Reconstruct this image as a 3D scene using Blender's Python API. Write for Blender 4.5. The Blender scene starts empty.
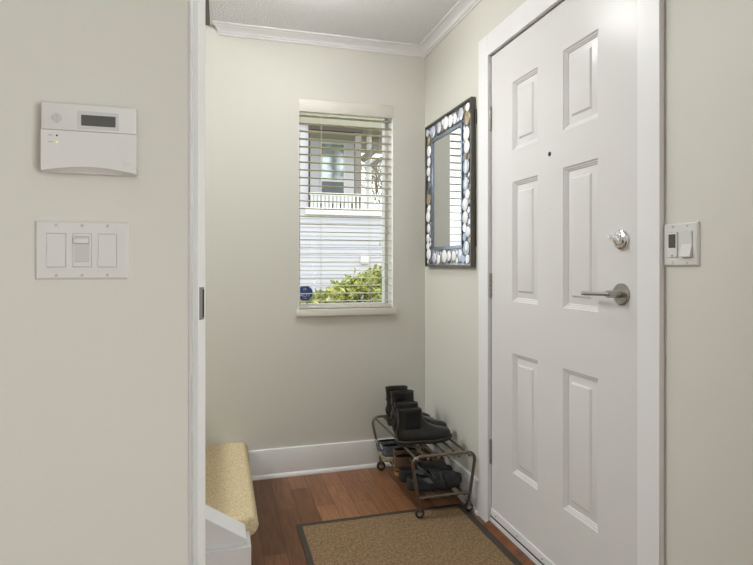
import bpy, bmesh, math, random
from mathutils import Vector, Matrix, Euler, noise as mnoise

PI = math.pi
SC = bpy.context.scene
COL = SC.collection
random.seed(7)

# ------------------------------------------------------------------ camera
CAM_H = 1.16
XW_ = 1.165
YAW = math.atan(155.5 / 546.0)
cam_d = bpy.data.cameras.new('camera')
cam = bpy.data.objects.new('camera', cam_d)
COL.objects.link(cam)
cam_d.sensor_width = 36.0
cam_d.lens = 36.0 * 546.0 / 753.0
cam_d.shift_y = -(282.5 - 265.5) / 753.0
cam_d.clip_start = 0.02
cam_d.clip_end = 200
cam.location = (0, 0, CAM_H)
cam.rotation_euler = (PI / 2, 0, -YAW)
SC.camera = cam

# ------------------------------------------------------------------ exposure, sky, lights
SC.view_settings.view_transform = 'Standard'
SC.view_settings.look = 'None'
SC.view_settings.exposure = 0.0
SC.view_settings.gamma = 1.0
SC.view_settings.use_curve_mapping = False

W = bpy.data.worlds.new('overcast_sky')
SC.world = W
W.use_nodes = True
bg = W.node_tree.nodes['Background']
bg.inputs['Color'].default_value = (0.97, 0.985, 1.0, 1)
bg.inputs['Strength'].default_value = 2.0


def area_light(name, loc, target, sx, sy, power, color=(1, 1, 1)):
    d = bpy.data.lights.new(name, 'AREA')
    d.shape = 'RECTANGLE'
    d.size, d.size_y, d.energy, d.color = sx, sy, power, color
    o = bpy.data.objects.new(name, d)
    o.location = loc
    o.rotation_euler = (Vector(target) - Vector(loc)).to_track_quat('-Z', 'Y').to_euler()
    COL.objects.link(o)
    return o


# fill lights added for brightness, one in the stairwell, one behind the camera
L_STAIR, L_SIDE, L_FOYER, L_ROOM_FILL = 112.0, 97.0, 35.0, 3.0
FILL_TINT = (0.965, 0.99, 1.0)
area_light('stair_fill_light', (-2.55, 2.58, 2.85), (0.6, 2.2, 1.1), 0.8, 1.7, L_STAIR, FILL_TINT)  # added fill from an unseen source; the stairwell wall has no opening
area_light('side_fill_light', (XW_ + 0.25, -1.6, 0.92), (-1, -1.6, 0.92), 1.9, 1.5, L_SIDE, FILL_TINT)  # added fill shining in through the unseen opening behind the camera
LAMP_TINT = (1.0, 0.985, 0.975)   # ceiling light glass


# ------------------------------------------------------------------ materials
def lin(c):
    c = c / 255.0
    return c / 12.92 if c <= 0.04045 else ((c + 0.055) / 1.055) ** 2.4


def rgb(r, g, b):
    return (lin(r), lin(g), lin(b), 1)


def mat(name, col, rough=0.5, metal=0.0, bump=0.0, bscale=50.0, vary=0.0, vscale=8.0, spec=0.5, coat=0.0):
    m = bpy.data.materials.new(name)
    m.use_nodes = True
    nt = m.node_tree
    p = nt.nodes['Principled BSDF']
    p.inputs['Base Color'].default_value = rgb(*col)
    p.inputs['Roughness'].default_value = rough
    p.inputs['Metallic'].default_value = metal
    p.inputs['Specular IOR Level'].default_value = spec
    p.inputs['Coat Weight'].default_value = coat
    tc = nt.nodes.new('ShaderNodeTexCoord')
    if vary > 0:
        n = nt.nodes.new('ShaderNodeTexNoise')
        n.inputs['Scale'].default_value = vscale
        n.inputs['Detail'].default_value = 4
        nt.links.new(tc.outputs['Object'], n.inputs['Vector'])
        r = nt.nodes.new('ShaderNodeValToRGB')
        c0 = tuple(lin(max(0, c * (1 - vary))) for c in col) + (1,)
        c1 = tuple(lin(min(255, c * (1 + vary))) for c in col) + (1,)
        r.color_ramp.elements[0].color = c0
        r.color_ramp.elements[1].color = c1
        r.color_ramp.elements[0].position = 0.3
        r.color_ramp.elements[1].position = 0.7
        nt.links.new(n.outputs['Fac'], r.inputs['Fac'])
        nt.links.new(r.outputs['Color'], p.inputs['Base Color'])
    if bump > 0:
        n = nt.nodes.new('ShaderNodeTexNoise')
        n.inputs['Scale'].default_value = bscale
        n.inputs['Detail'].default_value = 5
        nt.links.new(tc.outputs['Object'], n.inputs['Vector'])
        b = nt.nodes.new('ShaderNodeBump')
        b.inputs['Strength'].default_value = bump
        b.inputs['Distance'].default_value = 0.01
        nt.links.new(n.outputs['Fac'], b.inputs['Height'])
        nt.links.new(b.outputs['Normal'], p.inputs['Normal'])
    return m


def emit_mat(name, col, strength):
    m = bpy.data.materials.new(name)
    m.use_nodes = True
    p = m.node_tree.nodes['Principled BSDF']
    p.inputs['Base Color'].default_value = (col[0], col[1], col[2], 1)
    p.inputs['Emission Color'].default_value = (col[0], col[1], col[2], 1)
    p.inputs['Emission Strength'].default_value = strength
    return m


def glass_mat(name, gloss=0.06):
    m = bpy.data.materials.new(name)
    m.use_nodes = True
    nt = m.node_tree
    nt.nodes.clear()
    out = nt.nodes.new('ShaderNodeOutputMaterial')
    mix = nt.nodes.new('ShaderNodeMixShader')
    t = nt.nodes.new('ShaderNodeBsdfTransparent')
    t.inputs['Color'].default_value = (0.96, 0.98, 0.97, 1)
    g = nt.nodes.new('ShaderNodeBsdfGlossy')
    g.inputs['Roughness'].default_value = 0.02
    mix.inputs['Fac'].default_value = gloss
    nt.links.new(t.outputs[0], mix.inputs[1])
    nt.links.new(g.outputs[0], mix.inputs[2])
    nt.links.new(mix.outputs[0], out.inputs['Surface'])
    return m


def floor_mat():
    m = bpy.data.materials.new('oak_strip_floor')
    m.use_nodes = True
    nt = m.node_tree
    L = nt.links.new
    p = nt.nodes['Principled BSDF']
    tc = nt.nodes.new('ShaderNodeTexCoord')
    mp = nt.nodes.new('ShaderNodeMapping')
    mp.inputs['Rotation'].default_value = (0, 0, PI / 2)
    mp.inputs['Location'].default_value = (0.13, 0.02, 0)
    L(tc.outputs['Object'], mp.inputs['Vector'])
    br = nt.nodes.new('ShaderNodeTexBrick')
    br.offset = 0.37
    br.offset_frequency = 2
    br.inputs['Scale'].default_value = 1.0
    br.inputs['Brick Width'].default_value = 0.62
    br.inputs['Row Height'].default_value = 0.092
    br.inputs['Mortar Size'].default_value = 0.0012
    br.inputs['Mortar Smooth'].default_value = 0.3
    br.inputs['Bias'].default_value = 0.0
    br.inputs['Color1'].default_value = rgb(104, 68, 44)
    br.inputs['Color2'].default_value = rgb(150, 106, 74)
    br.inputs['Mortar'].default_value = rgb(50, 30, 20)
    L(mp.outputs['Vector'], br.inputs['Vector'])
    mp2 = nt.nodes.new('ShaderNodeMapping')
    mp2.inputs['Scale'].default_value = (26, 2.2, 1)
    L(tc.outputs['Object'], mp2.inputs['Vector'])
    n = nt.nodes.new('ShaderNodeTexNoise')
    n.inputs['Scale'].default_value = 3
    n.inputs['Detail'].default_value = 6
    L(mp2.outputs['Vector'], n.inputs['Vector'])
    r = nt.nodes.new('ShaderNodeValToRGB')
    r.color_ramp.elements[0].color = (0.62, 0.6, 0.58, 1)
    r.color_ramp.elements[1].color = (1.15, 1.12, 1.1, 1)
    r.color_ramp.elements[0].position = 0.32
    r.color_ramp.elements[1].position = 0.68
    L(n.outputs['Fac'], r.inputs['Fac'])
    mx = nt.nodes.new('ShaderNodeMix')
    mx.data_type = 'RGBA'
    mx.blend_type = 'MULTIPLY'
    mx.inputs[0].default_value = 0.8
    L(br.outputs['Color'], mx.inputs[6])
    L(r.outputs['Color'], mx.inputs[7])
    L(mx.outputs[2], p.inputs['Base Color'])
    p.inputs['Roughness'].default_value = 0.33
    p.inputs['Specular IOR Level'].default_value = 0.35
    b = nt.nodes.new('ShaderNodeBump')
    b.inputs['Strength'].default_value = 0.12
    b.inputs['Distance'].default_value = 0.002
    L(n.outputs['Fac'], b.inputs['Height'])
    L(b.outputs['Normal'], p.inputs['Normal'])
    return m


def fibre_mat(name, c0, c1, scale, bump, squash=(1, 1, 1), dist=0.006):
    m = bpy.data.materials.new(name)
    m.use_nodes = True
    nt = m.node_tree
    L = nt.links.new
    p = nt.nodes['Principled BSDF']
    p.inputs['Roughness'].default_value = 0.95
    p.inputs['Specular IOR Level'].default_value = 0.1
    tc = nt.nodes.new('ShaderNodeTexCoord')
    mp = nt.nodes.new('ShaderNodeMapping')
    mp.inputs['Scale'].default_value = squash
    L(tc.outputs['Object'], mp.inputs['Vector'])
    v = nt.nodes.new('ShaderNodeTexVoronoi')
    v.inputs['Scale'].default_value = scale
    L(mp.outputs['Vector'], v.inputs['Vector'])
    n = nt.nodes.new('ShaderNodeTexNoise')
    n.inputs['Scale'].default_value = scale * 0.6
    n.inputs['Detail'].default_value = 6
    n.inputs['Roughness'].default_value = 0.7
    L(mp.outputs['Vector'], n.inputs['Vector'])
    r = nt.nodes.new('ShaderNodeValToRGB')
    r.color_ramp.elements[0].color = rgb(*c0)
    r.color_ramp.elements[1].color = rgb(*c1)
    r.color_ramp.elements[0].position = 0.36
    r.color_ramp.elements[1].position = 0.64
    L(n.outputs['Fac'], r.inputs['Fac'])
    L(r.outputs['Color'], p.inputs['Base Color'])
    b = nt.nodes.new('ShaderNodeBump')
    b.invert = True
    b.inputs['Strength'].default_value = bump
    b.inputs['Distance'].default_value = dist
    L(v.outputs['Distance'], b.inputs['Height'])
    L(b.outputs['Normal'], p.inputs['Normal'])
    return m


WALL = mat('cream_wall_paint', (208, 207, 198), 0.6, bump=0.03, bscale=220, spec=0.3)
CEIL = mat('stippled_ceiling', (238, 239, 242), 0.9, bump=0.9, bscale=95, spec=0.1)
BASEM = mat('grey_white_baseboard_paint', (220, 220, 219), 0.4, spec=0.4)
TRIM = mat('white_trim_paint', (226, 226, 227), 0.35, spec=0.4)
DOORW = mat('bright_white_paint', (246, 246, 244), 0.35, spec=0.4)
DOORM = mat('white_door_paint', (214, 213, 212), 0.27, spec=0.24, bump=0.02, bscale=60)
PLASTIC = mat('white_plastic', (211, 211, 208), 0.35)
PLASTIC2 = mat('grey_plastic', (196, 196, 194), 0.4)
BLINDM = mat('cream_blind', (212, 209, 199), 0.45)
SLATM = mat('cream_wood_slat', (204, 195, 174), 0.45)
BLACKM = mat('black_plastic', (18, 18, 18), 0.4)
SCREEN = mat('grey_screen', (82, 82, 80), 0.25)
CHROME = mat('polished_chrome', (225, 225, 225), 0.14, 1.0)
NICKEL = mat('satin_nickel', (176, 175, 172), 0.3, 1.0)
STEEL = mat('dull_steel', (150, 148, 144), 0.42, 0.45)
DKSTEEL = mat('dark_buckle_metal', (78, 78, 78), 0.4, 0.8)
RACKM = mat('bronze_grey_tube', (122, 114, 102), 0.36, 0.8)
LEATHER = mat('black_leather', (24, 23, 22), 0.34, bump=0.05, bscale=160, vary=0.2, vscale=14)
LEATHER2 = mat('worn_black_leather', (25, 23, 22), 0.32, bump=0.06, bscale=120, vary=0.25, vscale=18)
ELASTIC = mat('black_elastic', (16, 16, 15), 0.85, bump=0.3, bscale=300)
RUBBER = mat('black_rubber', (46, 43, 39), 0.65, bump=0.1, bscale=200)
LINING = mat('dark_lining', (26, 24, 23), 0.9)
WOODFLOOR = floor_mat()
BOARD = mat('brown_floor_board', (112, 72, 48), 0.35, bump=0.08, bscale=40, vary=0.15, vscale=20)
RUGM = fibre_mat('brown_sisal', (106, 85, 61), (156, 132, 102), 230, 0.7, (1, 0.55, 1), 0.004)
RUGB = mat('dark_cotton_border', (64, 57, 49), 0.9, bump=0.25, bscale=400)
CARPET = fibre_mat('beige_looped_carpet', (190, 172, 136), (224, 208, 172), 190, 0.6, (1, 1, 1), 0.005)
FOYERGLASS = glass_mat('clear_window_glass', 0.002)

# ------------------------------------------------------------------ builders
ORIGIN = {}


class MB:
    """collects shapes into one mesh"""

    def __init__(self):
        self.bm = bmesh.new()

    def verts(self, pts):
        return [self.bm.verts.new(p) for p in pts]

    def face(self, vs):
        try:
            return self.bm.faces.new(vs)
        except ValueError:
            return None

    def box(self, x0, x1, y0, y1, z0, z1, bev=0.0, seg=2):
        v = self.verts([(x0, y0, z0), (x1, y0, z0), (x1, y1, z0), (x0, y1, z0),
                        (x0, y0, z1), (x1, y0, z1), (x1, y1, z1), (x0, y1, z1)])
        fs = [self.face([v[i] for i in q]) for q in
              ((3, 2, 1, 0), (4, 5, 6, 7), (0, 1, 5, 4), (1, 2, 6, 5), (2, 3, 7, 6), (3, 0, 4, 7))]
        if bev > 0:
            es = list({e for f in fs for e in f.edges})
            bmesh.ops.bevel(self.bm, geom=es, offset=bev, segments=seg, affect='EDGES', profile=0.5)
        return self

    def loft(self, rings, cap0=True, cap1=True, closed=True):
        rv = [self.verts(r) for r in rings]
        n = len(rings[0])
        for a, b in zip(rv[:-1], rv[1:]):
            for i in range(n if closed else n - 1):
                j = (i + 1) % n
                self.face([a[i], a[j], b[j], b[i]])
        if cap0:
            self.face(list(reversed(rv[0])))
        if cap1:
            self.face(rv[-1])
        return self

    def tube(self, path, r, seg=10, closed=False, r2=None):
        """round (or oval: r2 across) tube along a path"""
        P = [Vector(p) for p in path]
        n = len(P)
        rings = []
        up = None
        for i, p in enumerate(P):
            if closed:
                t = (P[(i + 1) % n] - P[i - 1]).normalized()
            else:
                t = (P[min(i + 1, n - 1)] - P[max(i - 1, 0)]).normalized()
            if up is None:
                a = Vector((0, 0, 1)) if abs(t.z) < 0.9 else Vector((1, 0, 0))
                up = (a - t * a.dot(t)).normalized()
            else:
                up = (up - t * up.dot(t)).normalized()
            s = t.cross(up)
            rr = r[i] if isinstance(r, (list, tuple)) else r
            rb = r2 if r2 is not None else rr
            rings.append([p + up * (rr * math.cos(2 * PI * k / seg)) + s * (rb * math.sin(2 * PI * k / seg)) for k in range(seg)])
        if closed:
            rings.append(rings[0])
            self.loft(rings, False, False)
        else:
            self.loft(rings)
        return self

    def cyl(self, p0, p1, r, seg=20, r1=None, bev=0.0):
        p0, p1 = Vector(p0), Vector(p1)
        t = (p1 - p0).normalized()
        a = Vector((0, 0, 1)) if abs(t.z) < 0.9 else Vector((1, 0, 0))
        u = (a - t * a.dot(t)).normalized()
        s = t.cross(u)
        r1 = r if r1 is None else r1

        def ring(p, rr):
            return [p + (u * math.cos(2 * PI * k / seg) + s * math.sin(2 * PI * k / seg)) * rr for k in range(seg)]
        if bev > 0:
            self.loft([ring(p0, r - bev), ring(p0 + t * bev, r), ring(p1 - t * bev, r1), ring(p1, r1 - bev)])
        else:
            self.loft([ring(p0, r), ring(p1, r1)])
        return self

    def lathe(self, base, axis, prof, seg=24):
        """prof: (radius, distance along axis)"""
        base, t = Vector(base), Vector(axis).normalized()
        a = Vector((0, 0, 1)) if abs(t.z) < 0.9 else Vector((1, 0, 0))
        u = (a - t * a.dot(t)).normalized()
        s = t.cross(u)
        rings = [[base + t * h + (u * math.cos(2 * PI * k / seg) + s * math.sin(2 * PI * k / seg)) * max(r, 1e-5) for k in range(seg)]
                 for r, h in prof]
        self.loft(rings)
        return self

    def prism(self, pts, axis, a0, a1):
        """polygon (2D) swept along axis 'x','y' or 'z'"""
        def P(p, a):
            return {'x': (a, p[0], p[1]), 'y': (p[0], a, p[1]), 'z': (p[0], p[1], a)}[axis]
        self.loft([[P(p, a0) for p in pts], [P(p, a1) for p in pts]])
        return self

    def sphere(self, c, r, seg=16, rings=10, sc=(1, 1, 1)):
        c = Vector(c)
        rr = []
        for i in range(rings + 1):
            th = PI * i / rings
            q = max(math.sin(th), 1e-4)
            rr.append([c + Vector((r * q * math.cos(2 * PI * k / seg) * sc[0], r * q * math.sin(2 * PI * k / seg) * sc[1], r * math.cos(th) * sc[2])) for k in range(seg)])
        self.loft(rr)
        return self

    def build(self, name, m, parent=None, smooth=True, ang=38, local=False, subsurf=0, kind=None):
        bm = self.bm
        if parent is not None and not local:
            off = ORIGIN.get(parent.name, Vector((0, 0, 0)))
            for v in bm.verts:
                v.co -= off
        bmesh.ops.recalc_face_normals(bm, faces=bm.faces[:])
        if smooth:
            lim = math.radians(ang)
            for f in bm.faces:
                f.smooth = True
            for e in bm.edges:
                if len(e.link_faces) == 2 and e.calc_face_angle(0) > lim:
                    e.smooth = False
        me = bpy.data.meshes.new(name)
        bm.to_mesh(me)
        bm.free()
        o = bpy.data.objects.new(name, me)
        COL.objects.link(o)
        me.materials.append(m)
        if parent is not None:
            o.parent = parent
            ORIGIN[o.name] = ORIGIN.get(parent.name, Vector((0, 0, 0)))
        if subsurf:
            md = o.modifiers.new('sub', 'SUBSURF')
            md.levels = md.render_levels = subsurf
        if kind:
            o['kind'] = kind
        return o


def thing(name, label, cat, loc=(0, 0, 0), rot=(0, 0, 0), group=None, kind=None):
    o = bpy.data.objects.new(name, None)
    COL.objects.link(o)
    o.location = loc
    o.rotation_euler = rot
    o.empty_display_size = 0.05
    ORIGIN[o.name] = Vector(loc)
    tag(o, label, cat, group, kind)
    return o


def tag(o, label, cat, group=None, kind=None):
    o['label'] = label
    o['category'] = cat
    if group:
        o['group'] = group
    if kind:
        o['kind'] = kind
    return o


def copy_tree(o, parent=None):
    c = o.copy()
    COL.objects.link(c)
    if parent is not None:
        c.parent = parent
    for ch in list(o.children):
        copy_tree(ch, c)
    return c


def text_mesh(s, size, name, m, parent, loc, rot, extrude=0.0004, local=False):
    cu = bpy.data.curves.new('t', 'FONT')
    cu.body = s
    cu.size = size
    cu.extrude = extrude
    cu.align_x = 'CENTER'
    cu.align_y = 'CENTER'
    t = bpy.data.objects.new('t', cu)
    COL.objects.link(t)
    dg = bpy.context.evaluated_depsgraph_get()
    me = bpy.data.meshes.new_from_object(t.evaluated_get(dg))
    bpy.data.objects.remove(t)
    o = bpy.data.objects.new(name, me)
    me.name = name
    COL.objects.link(o)
    me.materials.clear()
    me.materials.append(m)
    M = Matrix.Translation(Vector(loc) - ORIGIN.get(parent.name, Vector((0, 0, 0)))) @ Euler(rot).to_matrix().to_4x4()
    me.transform(M)
    o.parent = parent
    return o


def structure(o, label=None, cat=None):
    o['kind'] = 'structure'
    if label:
        o['label'] = label
    if cat:
        o['category'] = cat
    return o


# ------------------------------------------------------------------ room shell
XW = 1.165          # right wall plane
YB = 3.04           # window wall plane
YL = 1.216          # left wall (with keypad) plane
ZC = 2.442          # ceiling
XS = -0.056         # ceiling edge at the stairwell
DY0, DY1, DZ1 = 1.302, 2.212, 2.099   # entry door opening
WX0, WX1, WZ0, WZ1 = 0.415, 0.966, 0.915, 2.09   # window opening

b = MB()
b.box(-3.0, XW + 0.06, -3.4, 3.2, -0.1, 0.0)
structure(b.build('floor', WOODFLOOR, smooth=False), 'red-brown strip wood floor of the entry', 'floor')

b = MB()
b.box(XS, XW + 0.2, 1.216, YB + 0.2, ZC, ZC + 0.3)
b.box(-3.0, XW + 0.2, -3.4, 1.216, ZC, ZC + 0.3)
structure(b.build('ceiling', CEIL, smooth=False), 'white stippled ceiling above the entry', 'ceiling')

# window wall with its opening
b = MB()
T = 0.2
b.box(-2.6, WX0, YB, YB + T, 0, 4.6)
b.box(WX1, XW + 0.2, YB, YB + T, 0, 4.6)
b.box(WX0, WX1, YB, YB + T, 0, WZ0 - 0.04)
b.box(WX0, WX1, YB, YB + T, WZ1, 4.6)
structure(b.build('wall_back', WALL, smooth=False), 'cream wall holding the window', 'wall')

# door wall
b = MB()
b.box(XW, XW + 0.2, DY1 + 0.02, YB, 0, ZC)
b.box(XW, XW + 0.2, -0.6, DY0 - 0.02, 0, ZC)
b.box(XW, XW + 0.2, -3.4, -2.6, 0, ZC)
b.box(XW, XW + 0.2, -2.6, -0.6, 0, 0.12)
b.box(XW, XW + 0.2, -2.6, -0.6, 1.75, ZC)  # leaves an unseen opening, added to let the side fill in
b.box(XW, XW + 0.2, DY0 - 0.02, DY1 + 0.02, DZ1 + 0.02, ZC)
structure(b.build('wall_right', WALL, smooth=False), 'cream wall holding the white entry door', 'wall')

# wall with the keypad
b = MB()
b.box(-3.0, -0.0645, YL, YL + 0.1, 0, ZC)
structure(b.build('wall_left', WALL, smooth=False), 'cream wall in front of the stairs with keypad and switches', 'wall')

# hidden side of the room: outer side wall, rear wall, stairwell
b = MB()
b.box(-3.2, -3.0, -3.4, YL + 0.1, 0, ZC)
structure(b.build('wall_side', WALL, smooth=False), 'cream side wall of the room behind the camera', 'wall')
b = MB()
b.box(-3.0, XW, -3.4, -3.2, 0, ZC)
structure(b.build('wall_rear', WALL, smooth=False), 'cream rear wall behind the camera', 'wall')
b = MB()
b.box(-2.8, -2.6, YL, YB + 0.2, 0, 4.6)
b.box(-2.6, XS, YL - 0.1, YL, ZC + 0.3, 4.6)
b.box(-2.6, XS + 0.1, YL - 0.1, YB + 0.2, 4.6, 4.7)
b.box(XS, XS + 0.1, YL, YB, ZC + 0.3, 4.6)
structure(b.build('wall_stairwell', WALL, smooth=False), 'walls closing the stairwell', 'wall')


# trim ---------------------------------------------------------------
def crown_profile(p=0.0596, h=0.05):
    # (distance from wall, height below ceiling)
    return [(0, h), (0.007, h), (0.0095, h - 0.004), (0.007, h - 0.009), (0.007, h - 0.011), (0.014, h - 0.012), (0.016, h - 0.018), (0.0255, h - 0.026),
            (0.037, h - 0.0325), (0.045, h - 0.036), (0.045, h - 0.0385), (0.052, h - 0.039), (p, h - 0.043), (p, 0), (0, 0)]


b = MB()
pr = crown_profile()
# mitred L: along window wall then along door wall, left end cut back on a slant
r0 = [(XS + 0.046 - d * 0.55, YB - d, ZC - h) for d, h in pr]
r1 = [(XW - d, YB - d, ZC - h) for d, h in pr]
r2 = [(XW - d, 0.6, ZC - h) for d, h in pr]
b.loft([r0, r1, r2])
structure(b.build('trim_1', TRIM, ang=50), 'white crown moulding along the foyer ceiling', 'crown moulding')

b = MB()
b.box(XS - 0.024, XS - 0.0005, 1.33, YB - 0.001, ZC - 0.004, ZC + 0.3)  # dark box stands in for the shaded stairwell wall past the ceiling edge
structure(b.build('shade_strip', mat('dark_grey_shade', (112, 108, 100), 0.7), smooth=False), 'dark grey strip painting in shade along the ceiling edge at the stairwell', 'edge strip')

BB_H = 0.155


def base_profile(t=0.015, h=BB_H):
    return [(0, 0), (t + 0.011, 0), (t + 0.011, 0.006), (t + 0.008, 0.016), (t + 0.001, 0.021), (t, 0.022), (t, h - 0.008), (t - 0.002, h - 0.002), (t - 0.006, h), (0, h)]


b = MB()
pr = base_profile()
b.loft([[(0.09, YB - d, h) for d, h in pr], [(XW - d, YB - d, h) for d, h in pr]])
structure(b.build('baseboard_back', BASEM, ang=40), 'white baseboard under the window', 'baseboard')
b = MB()
b.loft([[(XW - d, YB - d, h) for d, h in pr], [(XW - d, DY1 + 0.09, h) for d, h in pr]])
structure(b.build('baseboard_right', BASEM, ang=40), 'short white baseboard between the corner and the entry door', 'baseboard')
b = MB()
b.loft([[(-3.0, YL - d, h) for d, h in pr], [(-0.07, YL - d, h) for d, h in pr]])
structure(b.build('baseboard_left', BASEM, ang=40), 'white baseboard below the keypad wall', 'baseboard')

# white end trim of the keypad wall
b = MB()
b.prism([(-0.0655, 1.214), (-0.0612, 1.211), (-0.0612, 1.318), (-0.0655, 1.318)], 'z', 0, ZC)
structure(b.build('trim_2', TRIM, smooth=False), 'narrow white end trim of the keypad wall', 'trim')

# ------------------------------------------------------------------ ajar door behind the keypad wall (seen on edge)
d1 = bpy.data.objects.new('door_1', None)
COL.objects.link(d1)
A = Vector((-0.0516, 1.345))
Bq = Vector((-0.0361, 1.376))
dv = (Bq - A)
perp = Vector((-dv.y, dv.x)).normalized()
d1.location = (A.x, A.y, 0)
ORIGIN[d1.name] = Vector((A.x, A.y, 0))
structure(d1, 'white door standing ajar behind the keypad wall, seen on its edge', 'door')
b = MB()
q = [A, Bq, Bq + perp * 0.72, A + perp * 0.72]
b.prism([(p.x, p.y) for p in q], 'z', 0.012, 2.03)
b.build('door_slab', DOORW, d1, smooth=False)
nrm = -perp
zc, hh = 1.070, 0.0385
c0 = A + dv * 0.16 + nrm * 0.0006
c1 = A + dv * 0.80 + nrm * 0.0006
b = MB()
b.prism([(c0.x, c0.y), (c1.x, c1.y), (c1.x - nrm.x * 0.004, c1.y - nrm.y * 0.004), (c0.x - nrm.x * 0.004, c0.y - nrm.y * 0.004)], 'z', zc - hh, zc + hh)
lp = b.build('latch_plate', STEEL, d1, smooth=False)
lp['label'] = 'dull steel latch plate on the door edge'
m0 = A + dv * 0.58 + nrm * 0.0012
m1 = A + dv * 0.78 + nrm * 0.0012
b = MB()
b.prism([(m0.x, m0.y), (m1.x, m1.y), (m1.x - nrm.x * 0.002, m1.y - nrm.y * 0.002), (m0.x - nrm.x * 0.002, m0.y - nrm.y * 0.002)], 'z', zc - hh * .86, zc + hh * .86)
b.build('latch_bolt', BLACKM, lp, smooth=False)

# ------------------------------------------------------------------ entry door
ent = bpy.data.objects.new('door_2', None)
COL.objects.link(ent)
ent.location = (XW, DY1, 0)
ORIGIN[ent.name] = Vector((XW, DY1, 0))
structure(ent, 'white six-panel entry door with lever handle', 'door')

# slab front with six sunk panels
SZ0, SZ1 = 0.068, 2.094
py = [(1.4917, 1.679), (1.840, 2.0275)]
pz = [(0.30, 0.796), (1.010, 1.506), (1.637, 1.921)]
b = MB()
ys = [DY0 + 0.002, py[0][0], py[0][1], py[1][0], py[1][1], DY1 - 0.003]
zs = [SZ0, pz[0][0], pz[0][1], pz[1][0], pz[1][1], pz[2][0], pz[2][1], SZ1]
g = {(i, j): b.bm.verts.new((XW, y, z)) for i, y in enumerate(ys) for j, z in enumerate(zs)}
for i in range(5):
    for j in range(7):
        if i in (1, 3) and j in (1, 3, 5):
            c = [g[i, j], g[i + 1, j], g[i + 1, j + 1], g[i, j + 1]]
            y0, y1, z0, z1 = ys[i], ys[i + 1], zs[j], zs[j + 1]
            prev = c
            for ins, dep in ((0.004, 0.0042), (0.0075, 0.0047), (0.011, 0.0085), (0.014, 0.0090), (0.017, 0.0128), (0.040, 0.0080), (0.0465, 0.0028), (0.049, 0.0024)):
                cur = b.verts([(XW + dep, y0 + ins, z0 + ins), (XW + dep, y1 - ins, z0 + ins), (XW + dep, y1 - ins, z1 - ins), (XW + dep, y0 + ins, z1 - ins)])
                for k in range(4):
                    b.face([prev[k], prev[(k + 1) % 4], cur[(k + 1) % 4], cur[k]])
                prev = cur
            b.face(prev)
        else:
            b.face([g[i, j], g[i + 1, j], g[i + 1, j + 1], g[i, j + 1]])
bk = b.verts([(XW + 0.044, ys[0], SZ0), (XW + 0.044, ys[-1], SZ0), (XW + 0.044, ys[-1], SZ1), (XW + 0.044, ys[0], SZ1)])
b.face(bk)
for seq, (p, q) in (([g[i, 0] for i in range(6)], (0, 1)), ([g[5, j] for j in range(8)], (1, 2)),
                    ([g[i, 7] for i in range(5, -1, -1)], (2, 3)), ([g[0, j] for j in range(7, -1, -1)], (3, 0))):
    b.face(seq + [bk[q], bk[p]])
slab = b.build('door_slab', DOORM, ent, ang=25)
slab['label'] = 'white slab with six raised panels'

# casing (architrave) and jamb
CW, CT = 0.0845, 0.018
b = MB()
cz = DZ1 + 0.097


def casing_leg(ya, yb):
    b.box(XW - CT, XW, ya, yb, 0.0, cz, 0.002, 1)


b.box(XW - CT, XW, DY0 - CW, DY0, 0.0, cz, 0.002, 1)
b.box(XW - CT, XW, DY1, DY1 + 0.094, 0.0, cz, 0.002, 1)
b.box(XW - CT, XW, DY0 - 0.0005, DY1 + 0.0005, DZ1, cz, 0.002, 1)
b.build('casing', TRIM, ent)
b = MB()
b.box(XW + 0.0005, XW + 0.19, DY1, DY1 + 0.02, 0, DZ1 + 0.02)
b.box(XW + 0.0005, XW + 0.19, DY0 - 0.02, DY0, 0, DZ1 + 0.02)
b.box(XW + 0.0005, XW + 0.19, DY0, DY1, DZ1, DZ1 + 0.02)
b.box(XW + 0.048, XW + 0.07, DY1 - 0.012, DY1, 0.03, DZ1)
b.box(XW + 0.048, XW + 0.07, DY0, DY0 + 0.012, 0.03, DZ1)
b.box(XW + 0.048, XW + 0.07, DY0, DY1, DZ1 - 0.012, DZ1)
b.build('jamb', TRIM, ent, smooth=False)
# threshold with its white slope, rubber sweep
b = MB()
b.prism([(XW - 0.007, 0.001), (XW + 0.19, 0.001), (XW + 0.19, 0.037), (XW + 0.0, 0.0380), (XW - 0.007, 0.034)], 'y', DY0, DY1)
b.build('threshold', TRIM, ent, smooth=False)
b = MB()
b.box(XW - 0.0065, XW + 0.03, DY0 + 0.003, DY1 - 0.003, 0.0385, 0.0438)
b.build('rubber_seal', BLACKM, ent, smooth=False)
b = MB()
b.box(XW - 0.006, XW + 0.02, DY0 + 0.003, DY1 - 0.004, 0.044, 0.077, 0.0015, 1)
sw = b.build('door_sweep', TRIM, ent)
for y in (2.16, 1.98, 1.80, 1.62, 1.44):
    b = MB()
    b.cyl((XW - 0.006, y, 0.059), (XW - 0.0075, y, 0.059), 0.0035, 10)
    b.build('screw', STEEL, sw)
# hinges
for hz in (0.328, 1.07, 1.817):
    b = MB()
    for k in range(5):
        z0 = hz - 0.0505 + k * 0.0202
        b.cyl((XW - 0.004, DY1 - 0.0005, z0 + 0.0006), (XW - 0.004, DY1 - 0.0005, z0 + 0.0196), 0.0066, 14)
    b.sphere((XW - 0.004, DY1 - 0.0005, hz + 0.052), 0.005, 10, 6)
    b.sphere((XW - 0.004, DY1 - 0.0005, hz - 0.052), 0.005, 10, 6)
    h = b.build('hinge', STEEL, ent)
    h['label'] = 'grey steel butt hinge'
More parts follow.
